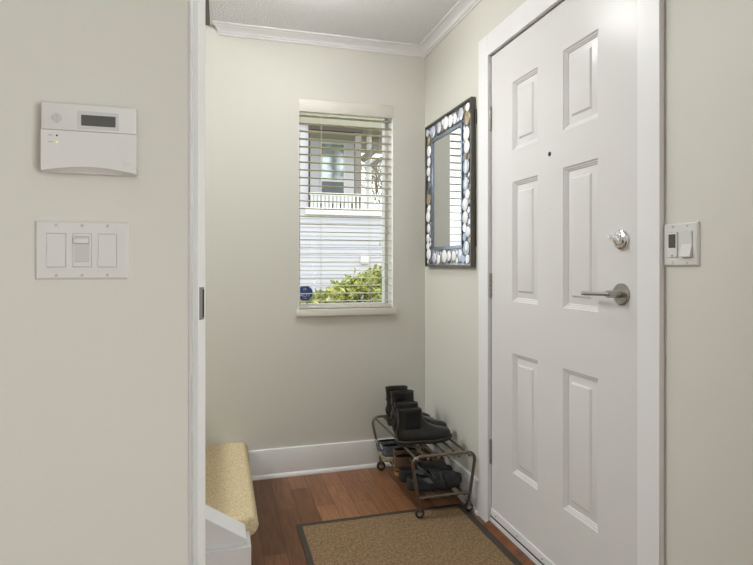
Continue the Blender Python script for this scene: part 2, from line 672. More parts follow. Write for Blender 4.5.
# peephole and two filled spots
b = MB()
b.lathe((XW, 1.7600, 1.571), (-1, 0, 0), [(0.0085, 0), (0.0085, 0.002), (0.006, 0.003), (0.0001, 0.002)], 16)
ph = b.build('peephole', BLACKM, ent)
for z in (1.502, 1.371):
    b = MB()
    b.lathe((XW + 0.0002, 1.7595, z), (-1, 0, 0), [(0.0035, 0), (0.0030, 0.0010), (0.0001, 0.0012)], 10)
    b.build('screw_cap', PLASTIC2, ent)
# lever handle
HY, HZ = 1.383, 1.074
b = MB()
b.lathe((XW, HY, HZ), (-1, 0, 0), [(0.033, 0), (0.033, 0.006), (0.031, 0.0085), (0.0001, 0.009)], 36)
hd = b.build('handle_rose', NICKEL, ent)
b = MB()
b.cyl((XW - 0.008, HY, HZ), (XW - 0.052, HY, HZ), 0.0115, 20)
path = [(XW - 0.050, HY - 0.006, HZ)] + [(XW - 0.052 - 0.004 * math.sin(PI * k / 10), HY + 0.012 + 0.0105 * k, HZ - 0.0003 * k) for k in range(11)] + \
       [(XW - 0.046, HY + 0.127, HZ - 0.003), (XW - 0.036, HY + 0.131, HZ - 0.003)]
b.tube(path, 0.0062, 12, r2=0.0055)
lv = b.build('lever', NICKEL, hd)
# deadbolt
BY, BZ = 1.383, 1.238
b = MB()
b.lathe((XW, BY, BZ), (-1, 0, 0), [(0.031, 0), (0.031, 0.005), (0.028, 0.009), (0.019, 0.012), (0.0001, 0.0125)], 36)
dbt = b.build('deadbolt', CHROME, ent)
b = MB()
b.lathe((XW - 0.011, BY, BZ), (-1, 0, 0), [(0.016, 0), (0.016, 0.010), (0.013, 0.013), (0.0001, 0.014)], 24)
thu = Vector((0, 0.86, 0.5)).normalized()
c = Vector((XW - 0.026, BY, BZ))
rings = []
for s, w, t in ((-0.021, 0.004, 0.009), (-0.016, 0.006, 0.011), (0, 0.0065, 0.012), (0.016, 0.006, 0.011), (0.023, 0.004, 0.009)):
    pc = c + thu * s
    sd = Vector((0, -thu.z, thu.y))
    rings.append([pc + sd * (w * cx) + Vector((-1, 0, 0)) * (t * cy) for cx, cy in ((-1, -1), (1, -1), (1, .6), (.6, 1), (-.6, 1), (-1, .6))])
b.loft(rings)
b.build('thumb_turn', CHROME, dbt)

# brown board strip before the threshold
b = MB()
b.prism([(XW - 0.045, 0.0003), (XW - 0.0075, 0.0003), (XW - 0.0075, 0.019), (XW - 0.016, 0.019), (XW - 0.042, 0.005)], 'y', DY0 + 0.001, DY1 - 0.001)
structure(b.build('trim_3', BOARD, smooth=False), 'brown wood board lying along the entry threshold', 'floor board')

# ------------------------------------------------------------------ window
win = bpy.data.objects.new('window_1', None)
COL.objects.link(win)
win.location = ((WX0 + WX1) / 2, YB + 0.1, WZ0)
ORIGIN[win.name] = Vector(win.location)
structure(win, 'narrow window with white frame and sill behind the blind', 'window')
b = MB()
fy0, fy1 = YB + 0.095, YB + 0.155
fw = 0.022
b.box(WX0, WX0 + fw, fy0, fy1, WZ0, WZ1)
b.box(WX1 - fw, WX1, fy0, fy1, WZ0, WZ1)
b.box(WX0 + fw, WX1 - fw, fy0, fy1, WZ0, WZ0 + fw)
b.box(WX0 + fw, WX1 - fw, fy0, fy1, WZ1 - 0.035, WZ1)
b.build('window_frame', TRIM, win, smooth=False)
b = MB()
b.box(WX0 + fw, WX1 - fw, YB + 0.118, YB + 0.122, WZ0 + fw, WZ1 - 0.035)
gl = b.build('window_pane', FOYERGLASS, win, smooth=False)
b = MB()
b.box(WX0 - 0.012, WX1 + 0.012, YB - 0.028, YB + 0.0, WZ0 - 0.038, WZ0, 0.003)
b.box(WX0, WX1, YB - 0.001, YB + 0.158, WZ0 - 0.038, WZ0)
b.build('window_sill', BLINDM, win)

b = MB()
b.box(WX0, WX0 + 0.003, YB + 0.001, fy0, WZ0, WZ1)
b.box(WX1 - 0.003, WX1, YB + 0.001, fy0, WZ0, WZ1)
b.box(WX0, WX1, YB + 0.004, fy0, WZ1 - 0.0009, WZ1)
b.build('reveal_lining', DOORW, win, smooth=False)

# security sticker on the pane
st = thing('window_sticker', 'dark blue octagonal security sticker in the lower left of the window', 'sticker', (0.474, YB + 0.1165, 1.0))
BLUE = mat('navy_sticker', (44, 84, 160), 0.4)
WHITEINK = mat('white_ink', (225, 230, 240), 0.5)
RIM = mat('pale_sticker_rim', (150, 160, 185), 0.5)
scx, scy, scz = 0.4685, YB + 0.1165, 1.0


def octa(rx, rz):
    return [(scx + rx * math.cos(PI / 8 + k * PI / 4), scz + rz * math.sin(PI / 8 + k * PI / 4)) for k in range(8)]


b = MB()
b.prism(octa(0.0475, 0.0475), 'y', scy, scy + 0.0012)
b.build('sticker_rim', RIM, st, smooth=False)
b = MB()
b.prism(octa(0.0455, 0.0455), 'y', scy - 0.0006, scy + 0.0002)
b.build('sticker_face', BLUE, st, smooth=False)
text_mesh('ADT', 0.032, 'lettering', WHITEINK, st, (scx, scy - 0.0012, scz - 0.012), (PI / 2, 0, 0))
for dz, w in ((0.026, 0.018), (0.019, 0.026), (-0.030, 0.024)):
    b = MB()
    b.box(scx - w / 2, scx + w / 2, scy - 0.0012, scy - 0.0006, scz + dz - 0.001, scz + dz + 0.001)
    b.build('fine_print', WHITEINK, st, smooth=False)

# ------------------------------------------------------------------ blind
bl = thing('window_blind', 'cream venetian blind with open slats hanging in the window', 'blind', ((WX0 + WX1) / 2, YB + 0.045, WZ1))
BX0, BX1 = WX0 + 0.004, WX1 - 0.004
b = MB()
b.box(BX0 - 0.003, BX1 + 0.003, YB - 0.008, YB + 0.002, 2.018, WZ1 - 0.003, 0.002)
b.build('valance', BLINDM, bl)
b = MB()
b.box(BX0, BX1, YB + 0.010, YB + 0.066, 2.045, WZ1 - 0.001, 0.002)
b.build('head_rail', BLINDM, bl)
nsl = 25
zs0, zs1 = 0.957, 2.005
proto = None
YS0, YS1 = YB + 0.014, YB + 0.057
for i in range(nsl):
    z = zs0 + (zs1 - zs0) * i / (nsl - 1)
    if proto is None:
        b = MB()
        prf = [(YS0 + (YS1 - YS0) * k / 6, 0.0022 * math.sin(PI * k / 6)) for k in range(7)]
        pp = [(y, z + dz + 0.0009) for y, dz in prf] + [(y, z + dz - 0.0009) for y, dz in reversed(prf)]
        b.prism(pp, 'x', BX0, BX1)
        proto = b.build('slat', SLATM, bl, ang=60)
    else:
        o = proto.copy()
        COL.objects.link(o)
        o.parent = bl
        o.location.z = z - zs0
b = MB()
b.box(BX0, BX1, YB + 0.012, YB + 0.060, 0.918, 0.936, 0.003)
br_ = b.build('bottom_rail', BLINDM, bl)
for x in (0.547, 0.836):
    b = MB()
    for y in (YS0 - 0.0012, YS1 + 0.0012):
        b.cyl((x, y, 0.93), (x, y, 2.05), 0.0009, 6)
    b.build('ladder_cord', mat('cord_cotton', (214, 210, 198), 0.9), bl)
    b = MB()
    b.lathe((x, YS0 + 0.0005, 0.925), (0, -1, 0), [(0.006, 0), (0.0055, 0.003), (0.0001, 0.0035)], 12)
    b.build('cord_button', PLASTIC2, bl)
b = MB()
b.cyl((BX1 - 0.075, YB + 0.002, 1.30), (BX1 - 0.075, YB + 0.002, 2.05), 0.0010, 6)
b.lathe((BX1 - 0.075, YB + 0.002, 1.275), (0, 0, 1), [(0.002, 0), (0.005, 0.006), (0.003, 0.025), (0.001, 0.03)], 10)
# lift cord kept close to the right stile

b.build('lift_cord', mat('cord_cotton', (214, 210, 198), 0.9), bl)

# ------------------------------------------------------------------ stairs
stp = thing('staircase', 'carpeted stair tread with white sloped knee wall beside it', 'stairs', (0.1, 2.55, 0), kind='structure')
# carpet over tread and nose, with uneven loops
b = MB()
prof = [(0.108, 0.004)]
for k in range(17):
    a = -PI / 2 + PI * k / 16
    prof.append((0.108 + 0.031 * math.cos(a), 0.166 + 0.038 * math.sin(a)))
prof += [(0.10 - 0.005 * k, 0.2045) for k in range(48)]
for s in range(5):
    x0 = -0.15 - 0.26 * s
    zz = 0.204 + 0.19 * s
    for k in range(5):
        a = -PI / 2 + PI * k / 4
        prof.append((x0 + 0.028 * math.cos(a), zz + 0.155 + 0.035 * math.sin(a)))
    prof += [(x0 - 0.1, zz + 0.19), (x0 - 0.24, zz + 0.19)]
ny = 190
Y0, Y1 = 2.128, YB - 0.002
rings = []
for i in range(ny + 1):
    y = Y0 + (Y1 - Y0) * i / ny
    e = min(1.0, (y - Y0) / 0.022)
    inset = 0.02 * (1 - math.sqrt(max(0.0, 1 - (1 - e) ** 2)))
    ring = []
    for j, (x, z) in enumerate(prof):
        amp = 0.0009 + 0.0022 * max(0.0, 1 - (y - Y0) / 0.05) * (1 if x > 0.04 else 0)
        n = mnoise.noise(Vector((x * 170, y * 170, z * 170))) * amp
        ring.append((x - (inset if x > 0.1 else 0) + n, y, z - (inset * 0.6 if z > 0.15 else 0) + n))
    rings.append(ring)
vs = [b.verts(r) for r in rings]
for a_, c_ in zip(vs[:-1], vs[1:]):
    for j in range(len(prof) - 1):
        b.face([a_[j], a_[j + 1], c_[j + 1], c_[j]])
b.face(vs[0] + b.verts([(prof[-1][0], Y0, 0.004)]))
cp = b.build('carpet', CARPET, stp, ang=80)
cp['label'] = 'beige looped carpet over tread and nose'
# loops standing out along the near edge of the nose
# knee wall: y 2.015..2.13, sloped cap
sl = (0.27 - 0.177) / 0.143
KX = 0.088


def kz(x):
    return 0.178 + (KX - x) * sl


b = MB()
b.prism([(KX - 0.004, 0.0), (KX - 0.004, kz(KX) - 0.012), (-1.2, kz(-1.2) - 0.012), (-1.2, 0.0)], 'y', 2.02, 2.126)
b.build('knee_wall', TRIM, stp, smooth=False)
b = MB()
b.prism([(KX, kz(KX) - 0.012), (KX, kz(KX)), (-1.2, kz(-1.2)), (-1.2, kz(-1.2) - 0.012)], 'y', 2.012, 2.128)
b.build('wall_cap', TRIM, stp, smooth=False)
b = MB()
b.prism([(-1.2, 2.0), (0.104, 2.0), (0.104, 2.12), (0.0845, 2.12), (0.0845, 2.0195), (-1.2, 2.0195)], 'z', 0.0, 0.155)
b.build('base_board', TRIM, stp, smooth=False)

# ------------------------------------------------------------------ rug
rug = thing('door_mat', 'brown woven sisal rug with dark cloth border on the wood floor', 'rug', (0.73, 1.85, 0))
RX0, RX1, RY0, RY1 = 0.322, 1.118, 1.15, 2.434
b = MB()
b.box(RX0 + 0.02, RX1 - 0.02, RY0 + 0.02, RY1 - 0.02, 0.0006, 0.0065)
b.build('rug_weave', RUGM, rug, smooth=False)


def strip(x0, x1, y0, y1, wav):
    bb = MB()
    n = 40
    top = []
    horiz = (x1 - x0) > (y1 - y0)
    rings = []
    for i in range(n + 1):
        t = i / n
        w = 0.0035 * mnoise.noise(Vector((t * 7 + wav * 3.1, wav, 0.3))) * min(1, 12 * t, 12 * (1 - t))
        if horiz:
            x = x0 + (x1 - x0) * t
            rings.append([(x, y0 + w, 0.0006), (x, y0 + w, 0.0078), (x, y1 + w * .5, 0.0078), (x, y1 + w * .5, 0.0006)])
        else:
            y = y0 + (y1 - y0) * t
            rings.append([(x0 + w, y, 0.0006), (x0 + w, y, 0.0078), (x1 + w * .5, y, 0.0078), (x1 + w * .5, y, 0.0006)])
    bb.loft(rings)
    bb.build('rug_border', RUGB, rug, smooth=False)


strip(RX0, RX0 + 0.024, RY0, RY1, 1)
strip(RX1 - 0.03, RX1, RY0, RY1, 2)
strip(RX0 + 0.024, RX1 - 0.03, RY1 - 0.022, RY1, 3)
strip(RX0 + 0.024, RX1 - 0.03, RY0, RY0 + 0.022, 4)

# ------------------------------------------------------------------ wall mirror
MX = XW - 0.022
my0, my1, mz0, mz1 = 2.361, 2.968, 1.153, 1.960
mir = thing('wall_mirror', 'tall mirror framed with oval shell and mirror discs on the wall by the corner', 'mirror', (XW, (my0 + my1) / 2, mz0))
FR = mat('gunmetal_frame', (104, 100, 94), 0.35, 0.8)
FR2 = mat('blue_grey_metal', (140, 150, 165), 0.25, 0.95)
MIRR = mat('silver_mirror', (235, 238, 238), 0.01, 1.0)
iy0, iy1, iz0, iz1 = 2.482, 2.857, 1.262, 1.850


def rect_frame(bb, y0, y1, z0, z1, w, x0, x1):
    bb.box(x0, x1, y0, y0 + w, z0, z1, 0.0008, 1)
    bb.box(x0, x1, y1 - w, y1, z0, z1, 0.0008, 1)
    bb.box(x0, x1, y0 + w, y1 - w, z0, z0 + w, 0.0008, 1)
    bb.box(x0, x1, y0 + w, y1 - w, z1 - w, z1, 0.0008, 1)


b = MB()
rect_frame(b, my0, my1, mz0, mz1, 0.010, MX - 0.006, XW - 0.004)
b.build('outer_frame', FR, mir)
b = MB()
rect_frame(b, iy0 - 0.016, iy1 + 0.016, iz0 - 0.016, iz1 + 0.016, 0.016, MX - 0.005, MX + 0.012)
b.build('inner_frame', FR2, mir)
b = MB()
b.box(MX + 0.002, MX + 0.006, iy0 - 0.004, iy1 + 0.004, iz0 - 0.004, iz1 + 0.004)
b.build('mirror_glass', MIRR, mir, smooth=False)
b = MB()
rect_frame(b, my0 + 0.010, my1 - 0.010, mz0 + 0.010, mz1 - 0.010, 0.094, MX + 0.010, MX + 0.013)
BACKP = mat('backing_panel', (206, 210, 220), 0.25, 0.3, vary=0.15, vscale=40)
b.build('frame_backing', BACKP, mir)
b = MB()
b.box(XW - 0.010, XW - 0.0005, my0 - 0.006, my0 + 0.004, 1.83, 1.90)
b.tube([(XW - 0.008, my0 - 0.004, 1.92), (XW - 0.006, my0 - 0.007, 1.87), (XW - 0.005, my0 - 0.006, 1.25)], 0.0022, 6)
b.build('hanger', BLACKM, mir)
DISC = [mat('white_shell', (244, 244, 248), 0.2, spec=0.5), mat('pale_mirror_disc', (222, 230, 244), 0.15, 0.5),
        mat('blue_grey_disc', (140, 152, 172), 0.15, 0.9), mat('tan_disc', (176, 160, 130), 0.2, 0.5), mat('taupe_disc', (140, 132, 120), 0.25, 0.6)]
rnd = random.Random(3)
placed = []
protos = {}
by0, by1, bz0, bz1 = my0 + 0.014, my1 - 0.014, mz0 + 0.014, mz1 - 0.014
jy0, jy1, jz0, jz1 = iy0 - 0.018, iy1 + 0.018, iz0 - 0.018, iz1 + 0.018


def disc_mesh(R, mi):
    bb = MB()
    bb.lathe((0, 0, 0), (-1, 0, 0), [(R, 0), (R, 0.003), (R * 0.94, 0.0042), (0.0001, 0.0048)], 24)
    return bb


sizes = [0.034] * 8 + [0.031] * 12 + [0.026] * 16 + [0.021] * 30 + [0.017] * 40 + [0.013] * 60
cnt = 0
for R in sizes:
    ok = False
    for _ in range(260):
        y = rnd.uniform(by0 + R, by1 - R)
        z = rnd.uniform(bz0 + R, bz1 - R)
        if jy0 - R < y < jy1 + R and jz0 - R < z < jz1 + R:
            continue
        if all((y - q[0]) ** 2 + (z - q[1]) ** 2 > (0.90 * (R + q[2])) ** 2 for q in placed):
            ok = True
            break
    if not ok or cnt >= 99:
        continue
    placed.append((y, z, R))
    mi = rnd.choices(range(5), (7, 3, 2, 1.4, 1.2) if R > 0.0205 else (3, 3, 3, 2, 1.5))[0]
    key = (R, mi)
    lx = MX - 0.001 + (0.004 if R < 0.0205 else 0) + rnd.uniform(-0.0012, 0.0012)
    if key not in protos:
        o = disc_mesh(R, mi).build('disc', DISC[mi], mir, local=True)
        protos[key] = o
    else:
        o = protos[key].copy()
        COL.objects.link(o)
        o.parent = mir
    o.location = Vector((lx, y, z)) - ORIGIN[mir.name]
    cnt += 1
# thin wire rims round the discs
b = MB()
for (y, z, R) in placed:
    b.tube([(MX - 0.0015, y + (R + 0.0006) * math.cos(2 * PI * k / 20), z + (R + 0.0006) * math.sin(2 * PI * k / 20)) for k in range(20)], 0.0016, 5, closed=True)
b.build('wire_rims', FR2, mir)


# ------------------------------------------------------------------ switches and keypad on the walls
def screw_at(parent, p, ax):
    bb = MB()
    bb.lathe(p, ax, [(0.0034, 0), (0.0030, 0.0010), (0.0001, 0.0012)], 12)
    s = bb.build('screw', PLASTIC2, parent)
    bb = MB()
    t = Vector(ax)
    p = Vector(p) + t * 0.0012
    if abs(t.y) > 0.5:
        d = Vector((0.7, 0, 0.7)) * 0.0026
    else:
        d = Vector((0, 0.7, 0.7)) * 0.0026
    bb.tube([p - d, p + d], 0.0005, 5)
    bb.build('screw_slot', STEEL, s)


# triple plate (on keypad wall), faces -y
sw3 = thing('light_switch', 'white triple switch plate with a slide dimmer between two rockers', 'light switch', (-0.265, YL, 1.134))
PX0, PX1, PZ0, PZ1 = -0.3508, -0.1823, 1.1322, 1.2485
PYF = YL - 0.006
b = MB()
b.loft([[(PX0, YL, PZ0), (PX1, YL, PZ0), (PX1, YL, PZ1), (PX0, YL, PZ1)],
        [(PX0, YL - .0025, PZ0), (PX1, YL - .0025, PZ0), (PX1, YL - .0025, PZ1), (PX0, YL - .0025, PZ1)],
        [(PX0 + .004, PYF, PZ0 + .004), (PX1 - .004, PYF, PZ0 + .004), (PX1 - .004, PYF, PZ1 - .004), (PX0 + .004, PYF, PZ1 - .004)]])
b.build('switch_plate', PLASTIC, sw3, ang=20)
pcx = [(PX0 + PX1) / 2 - 0.046, (PX0 + PX1) / 2, (PX0 + PX1) / 2 + 0.046]
pcz = (PZ0 + PZ1) / 2
GAP = mat('shadow_gap', (150, 150, 148), 0.8)
for k, x in enumerate(pcx):
    for z in (PZ0 + 0.0085, PZ1 - 0.0085):
        screw_at(sw3, (x, PYF, z), (0, -1, 0))
    b = MB()
    b.box(x - 0.0172, x + 0.0172, PYF - 0.0003, PYF + 0.002, pcz - 0.0338, pcz + 0.0338)
    fr = b.build('switch_recess', GAP, sw3, smooth=False)
    if k != 1:
        b = MB()   # rocker, pressed at the top
        pz = pcz
        prf = [(PYF - 0.0006, pz + 0.0330), (PYF - 0.0022, pz + 0.0325), (PYF - 0.0012, pz + 0.002), (PYF - 0.0055, pz - 0.0300), (PYF - 0.0050, pz - 0.0330), (PYF + 0.001, pz - 0.0330), (PYF + 0.001, pz + 0.0330)]
        b.prism(prf, 'x', x - 0.0163, x + 0.0163)
        b.build('rocker', PLASTIC, sw3, ang=20)
    else:
        b = MB()
        b.box(x - 0.0165, x + 0.0165, PYF - 0.0022, PYF + 0.001, pcz + 0.028, pcz + 0.033, 0.0005, 1)
        b.box(x - 0.0165, x + 0.0165, PYF - 0.0022, PYF + 0.001, pcz - 0.033, pcz - 0.023, 0.0005, 1)
        b.box(x - 0.0165, x - 0.013, PYF - 0.0022, PYF + 0.001, pcz - 0.024, pcz + 0.029)
        b.box(x + 0.013, x + 0.0165, PYF - 0.0022, PYF + 0.001, pcz - 0.024, pcz + 0.029)
        b.build('dimmer_track', PLASTIC, sw3)
        b = MB()
        b.box(x - 0.0128, x + 0.0128, PYF - 0.0012, PYF + 0.001, pcz - 0.0228, pcz + 0.0278)
        b.build('dimmer_rocker', PLASTIC2, sw3)
        b = MB()
        b.box(x - 0.0150, x + 0.0125, PYF - 0.0080, PYF - 0.0012, pcz + 0.0135, pcz + 0.0235, 0.0015)
        b.build('slide_knob', PLASTIC, sw3)

# alarm keypad
kp = thing('alarm_keypad', 'white alarm keypad with small grey screen above the switch plate', 'keypad', (-0.248, YL, 1.342))
KX0, KX1, KZ0, KZ1 = -0.3330, -0.1635, 1.3420, 1.4755
KF = YL - 0.030
kzs = KZ1 - 0.0530
b = MB()
b.box(KX0 + 0.003, KX1 - 0.003, KF + 0.010, YL, KZ0 + 0.003, KZ1 - 0.003, 0.004)
b.build('back_case', PLASTIC, kp)
b = MB()
b.box(KX0, KX1, KF, KF + 0.020, kzs + 0.0004, KZ1, 0.0025)
uc = b.build('upper_case', PLASTIC, kp)
b = MB()
# flip door with a curved cut lower edge
n = 24
outl = [(KX0, kzs - 0.0004), (KX0, KZ0 + 0.001)]
for k in range(n + 1):
    t = k / n
    outl.append((KX0 + (KX1 - KX0) * t, KZ0 + 0.001 + 0.0105 * math.sin(PI * t)))
outl += [(KX1, KZ0 + 0.001), (KX1, kzs - 0.0004)]
outl2 = []
for p in outl:
    if not outl2 or (abs(p[0] - outl2[-1][0]) + abs(p[1] - outl2[-1][1])) > 1e-6:
        outl2.append(p)
b.prism(outl2, 'y', KF - 0.0005, KF + 0.012)
b.build('flip_door', PLASTIC, kp, ang=30)
b = MB()
b.loft([[(KX0 + (KX1 - KX0) * k / n, KF + 0.0005 + 0.0, KZ0 + 0.0008 + 0.0105 * math.sin(PI * k / n)) for k in range(n + 1)],
        [(KX0 + (KX1 - KX0) * k / n, KF + 0.016, KZ0 - 0.0005) for k in range(n + 1)]], False, False, closed=False)
b.box(KX0, KX1, KF + 0.012, KF + 0.022, KZ0, kzs, 0.002)
b.build('lower_case', PLASTIC, kp)
# screen
sx0, sx1, sz0, sz1 = KX0 + 0.070, KX0 + 0.1315, KZ1 - 0.0415, KZ1 - 0.0205
b = MB()
b.box(sx0 - 0.007, sx1 + 0.006, KF - 0.0006, KF + 0.001, sz0 - 0.006, sz1 + 0.0075, 0.0004, 1)
bz = b.build('screen_bezel', PLASTIC2, kp)
b = MB()
b.box(sx0, sx1, KF - 0.0010, KF + 0.001, sz0, sz1)
b.build('screen', SCREEN, kp, smooth=False)
b = MB()
scx0 = KX0 + 0.0265
scz0 = KZ1 - 0.0297
for i in range(-4, 5):
    for j in range(-4, 5):
        if i * i + j * j <= 17:
            b.cyl((scx0 + i * 0.0022, KF - 0.0002, scz0 + j * 0.0022), (scx0 + i * 0.0022, KF + 0.001, scz0 + j * 0.0022), 0.0007, 6)
b.build('speaker_grille', STEEL, kp)
b = MB()
b.lathe((KX0 + 0.0275, KF - 0.0005, kzs - 0.0106), (0, -1, 0), [(0.0019, 0), (0.0015, 0.0006), (0.0001, 0.0008)], 12)
o = b.build('indicator_lamp', BLACKM, kp)
o['label'] = 'dark indicator lamp'
b = MB()
b.lathe((KX0 + 0.0275, KF - 0.0005, kzs - 0.0235), (0, -1, 0), [(0.0021, 0), (0.0017, 0.0006), (0.0001, 0.0008)], 12)
o = b.build('indicator_lamp', emit_mat('lit_green_led', (0.55, 0.72, 0.12), 0.7), kp)
o['label'] = 'lit yellow-green indicator lamp'
b = MB()
for dz in (0.0106, 0.0235):
    b.box(KX0 + 0.0125, KX0 + 0.0205, KF - 0.0007, KF, kzs - dz - 0.0006, kzs - dz + 0.0006)
b.build('lamp_captions', mat('grey_print', (150, 150, 148), 0.6), kp, smooth=False)
b = MB()   # faint embossed mark in the lower right corner
ex, ez = KX1 - 0.0215, KZ0 + 0.0205
for dx, dz, hx, hz in ((0, 0, 0.0008, 0.009), (0.0035, -0.0015, 0.0008, 0.006), (0.0065, -0.0015, 0.0008, 0.006), (0.0100, -0.0015, 0.0008, 0.006), (-0.003, 0.0045, 0.0012, 0.003)):
    b.tube([(ex + dx - 0.0006, KF - 0.0006, ez + dz - hz / 2), (ex + dx + 0.0006, KF - 0.0006, ez + dz + hz / 2)], hx * 0.6, 6)
b.build('embossed_mark', PLASTIC2, kp)

# double plate right of the door, faces -x
sw2 = thing('timer_switch', 'white double switch plate with dark timer display beside the entry door', 'timer switch', (XW, 1.155, 1.159))
QY0, QY1, QZ0, QZ1 = 1.1035, 1.2160, 1.1585, 1.2715
QXF = XW - 0.007
b = MB()
b.loft([[(XW, QY0, QZ0), (XW, QY1, QZ0), (XW, QY1, QZ1), (XW, QY0, QZ1)],
        [(XW - .003, QY0, QZ0), (XW - .003, QY1, QZ0), (XW - .003, QY1, QZ1), (XW - .003, QY0, QZ1)],
        [(QXF, QY0 + .004, QZ0 + .004), (QXF, QY1 - .004, QZ0 + .004), (QXF, QY1 - .004, QZ1 - .004), (QXF, QY0 + .004, QZ1 - .004)]])
b.build('switch_plate', PLASTIC, sw2, ang=20)
qz = (QZ0 + QZ1) / 2
ya, yb = (QY0 + QY1) / 2 + 0.023, (QY0 + QY1) / 2 - 0.023
for y in (ya, yb):
    for z in (QZ0 + 0.0085, QZ1 - 0.0085):
        screw_at(sw2, (QXF, y, z), (-1, 0, 0))
    b = MB()
    b.box(QXF - 0.0003, QXF + 0.002, y - 0.0172, y + 0.0172, qz - 0.0338, qz + 0.0338)
    b.build('switch_recess', GAP, sw2, smooth=False)
b = MB()
b.box(QXF - 0.003, QXF + 0.001, ya - 0.0163, ya + 0.0163, qz - 0.033, qz + 0.033, 0.0008, 1)
tm = b.build('timer_body', PLASTIC, sw2)
b = MB()
b.box(QXF - 0.0036, QXF - 0.002, ya - 0.0115, ya + 0.0115, qz - 0.008, qz + 0.028)
b.build('timer_display', SCREEN, tm, smooth=False)
b = MB()
b.lathe((QXF - 0.003, ya, qz - 0.029), (-1, 0, 0), [(0.0022, 0), (0.0018, 0.0008), (0.0001, 0.001)], 10)
b.build('timer_button', BLACKM, tm)
b = MB()
prf = [(QXF - 0.0008, qz + 0.0330), (QXF - 0.0030, qz + 0.0320), (QXF - 0.0015, qz + 0.000), (QXF - 0.0095, qz - 0.0300), (QXF - 0.0090, qz - 0.0330), (QXF + 0.001, qz - 0.0330), (QXF + 0.001, qz + 0.0330)]
b.prism([(p[0], p[1]) for p in prf], 'y', yb - 0.0163, yb + 0.0163)
b.build('rocker', PLASTIC, sw2, ang=15)

# ------------------------------------------------------------------ shoe rack
rk = thing('shoe_rack', 'two-tier metal tube shoe rack on small wheels in the corner', 'shoe rack', (0.975, 2.65, 0))
TX0, TX1, BX0r, BX1r = 0.822, 1.138, 0.872, 1.117
ZT, ZL, ZW = 0.298, 0.100, 0.052


def rounded(path, rad, n=6):
    out = [Vector(path[0])]
    for i in range(1, len(path) - 1):
        p0, p1, p2 = Vector(path[i - 1]), Vector(path[i]), Vector(path[i + 1])
        d0, d1 = (p0 - p1).normalized(), (p2 - p1).normalized()
        a, c = p1 + d0 * rad, p1 + d1 * rad
        for k in range(n + 1):
            t = k / n
            out.append(a * (1 - t) ** 2 + p1 * 2 * t * (1 - t) + c * t * t)
    out.append(Vector(path[-1]))
    return out


def legx(z, left):
    t = (z - ZW) / (ZT - ZW)
    return BX0r + (TX0 - BX0r) * t if left else BX1r + (TX1 - BX1r) * t


YN_T, YN_B, YF_T, YF_B = 2.312, 2.345, 2.995, 2.968
for yt, yb_, nm in ((YN_T, YN_B, 'n'), (YF_T, YF_B, 'f')):
    b = MB()
    b.tube(rounded([(BX0r, yb_, ZW), (TX0, yt, ZT), (TX1, yt, ZT), (BX1r, yb_, ZW)], 0.05), 0.0075, 10)
    b.build('end_frame', RACKM, rk)
    yl = yb_ + (yt - yb_) * (ZL - ZW) / (ZT - ZW)
    b = MB()
    b.tube([(legx(ZL, True), yl, ZL), (legx(ZL, False), yl, ZL)], 0.0065, 10)
    b.build('cross_bar', RACKM, rk)
yln = YN_B + (YN_T - YN_B) * (ZL - ZW) / (ZT - ZW)
ylf = YF_B + (YF_T - YF_B) * (ZL - ZW) / (ZT - ZW)
for i in range(6):
    t = i / 5
    x = 0.848 + (1.104 - 0.848) * t
    b = MB()
    b.tube([(x, YN_T, ZT - 0.009), (x, YF_T, ZT - 0.009)], 0.0062, 10)
    b.sphere((x, YN_T - 0.004, ZT - 0.011), 0.0085, 10, 8)
    b.build('shelf_bar', RACKM, rk)
    x = 0.885 + (1.095 - 0.885) * t
    b = MB()
    b.tube([(x, yln, ZL - 0.008), (x, ylf, ZL - 0.008)], 0.0058, 10)
    b.build('shelf_bar', RACKM, rk)
HUB = mat('pale_wheel_hub', (160, 150, 140), 0.4, 0.3)
for x, y, g0 in ((BX0r, YN_B, 0.0070), (BX1r, YN_B, 0.0085), (BX0r, YF_B, 0.0003), (BX1r, YF_B, 0.0003)):
    wr = (ZW - g0) / 2 * 0.96
    zc_ = g0 + wr
    b = MB()
    b.lathe((x, y - 0.008, zc_), (0, 1, 0), [(wr - 0.004, 0), (wr, 0.003), (wr, 0.013), (wr - 0.004, 0.016)], 20)
    wh = b.build('caster_wheel', RUBBER, rk)
    b = MB()
    b.lathe((x, y - 0.0095, zc_), (0, 1, 0), [(wr * 0.5, 0), (wr * 0.55, 0.001), (wr * 0.55, 0.018), (wr * 0.5, 0.019)], 16)
    b.build('wheel_hub', HUB, wh)
    b = MB()
    for q in (-1, 1):
        b.box(x - 0.006, x + 0.006, y + q * 0.0105 - 0.0012, y + q * 0.0105 + 0.0012, zc_ + 0.006, zc_ + wr + 0.004)
    b.box(x - 0.008, x + 0.008, y - 0.012, y + 0.012, zc_ + wr + 0.001, zc_ + wr + 0.007)
    b.build('caster_fork', RACKM, wh)


# ------------------------------------------------------------------ shoes
def sstep(a, c, x):
    t = max(0, min(1, (x - a) / (c - a)))
    return t * t * (3 - 2 * t)


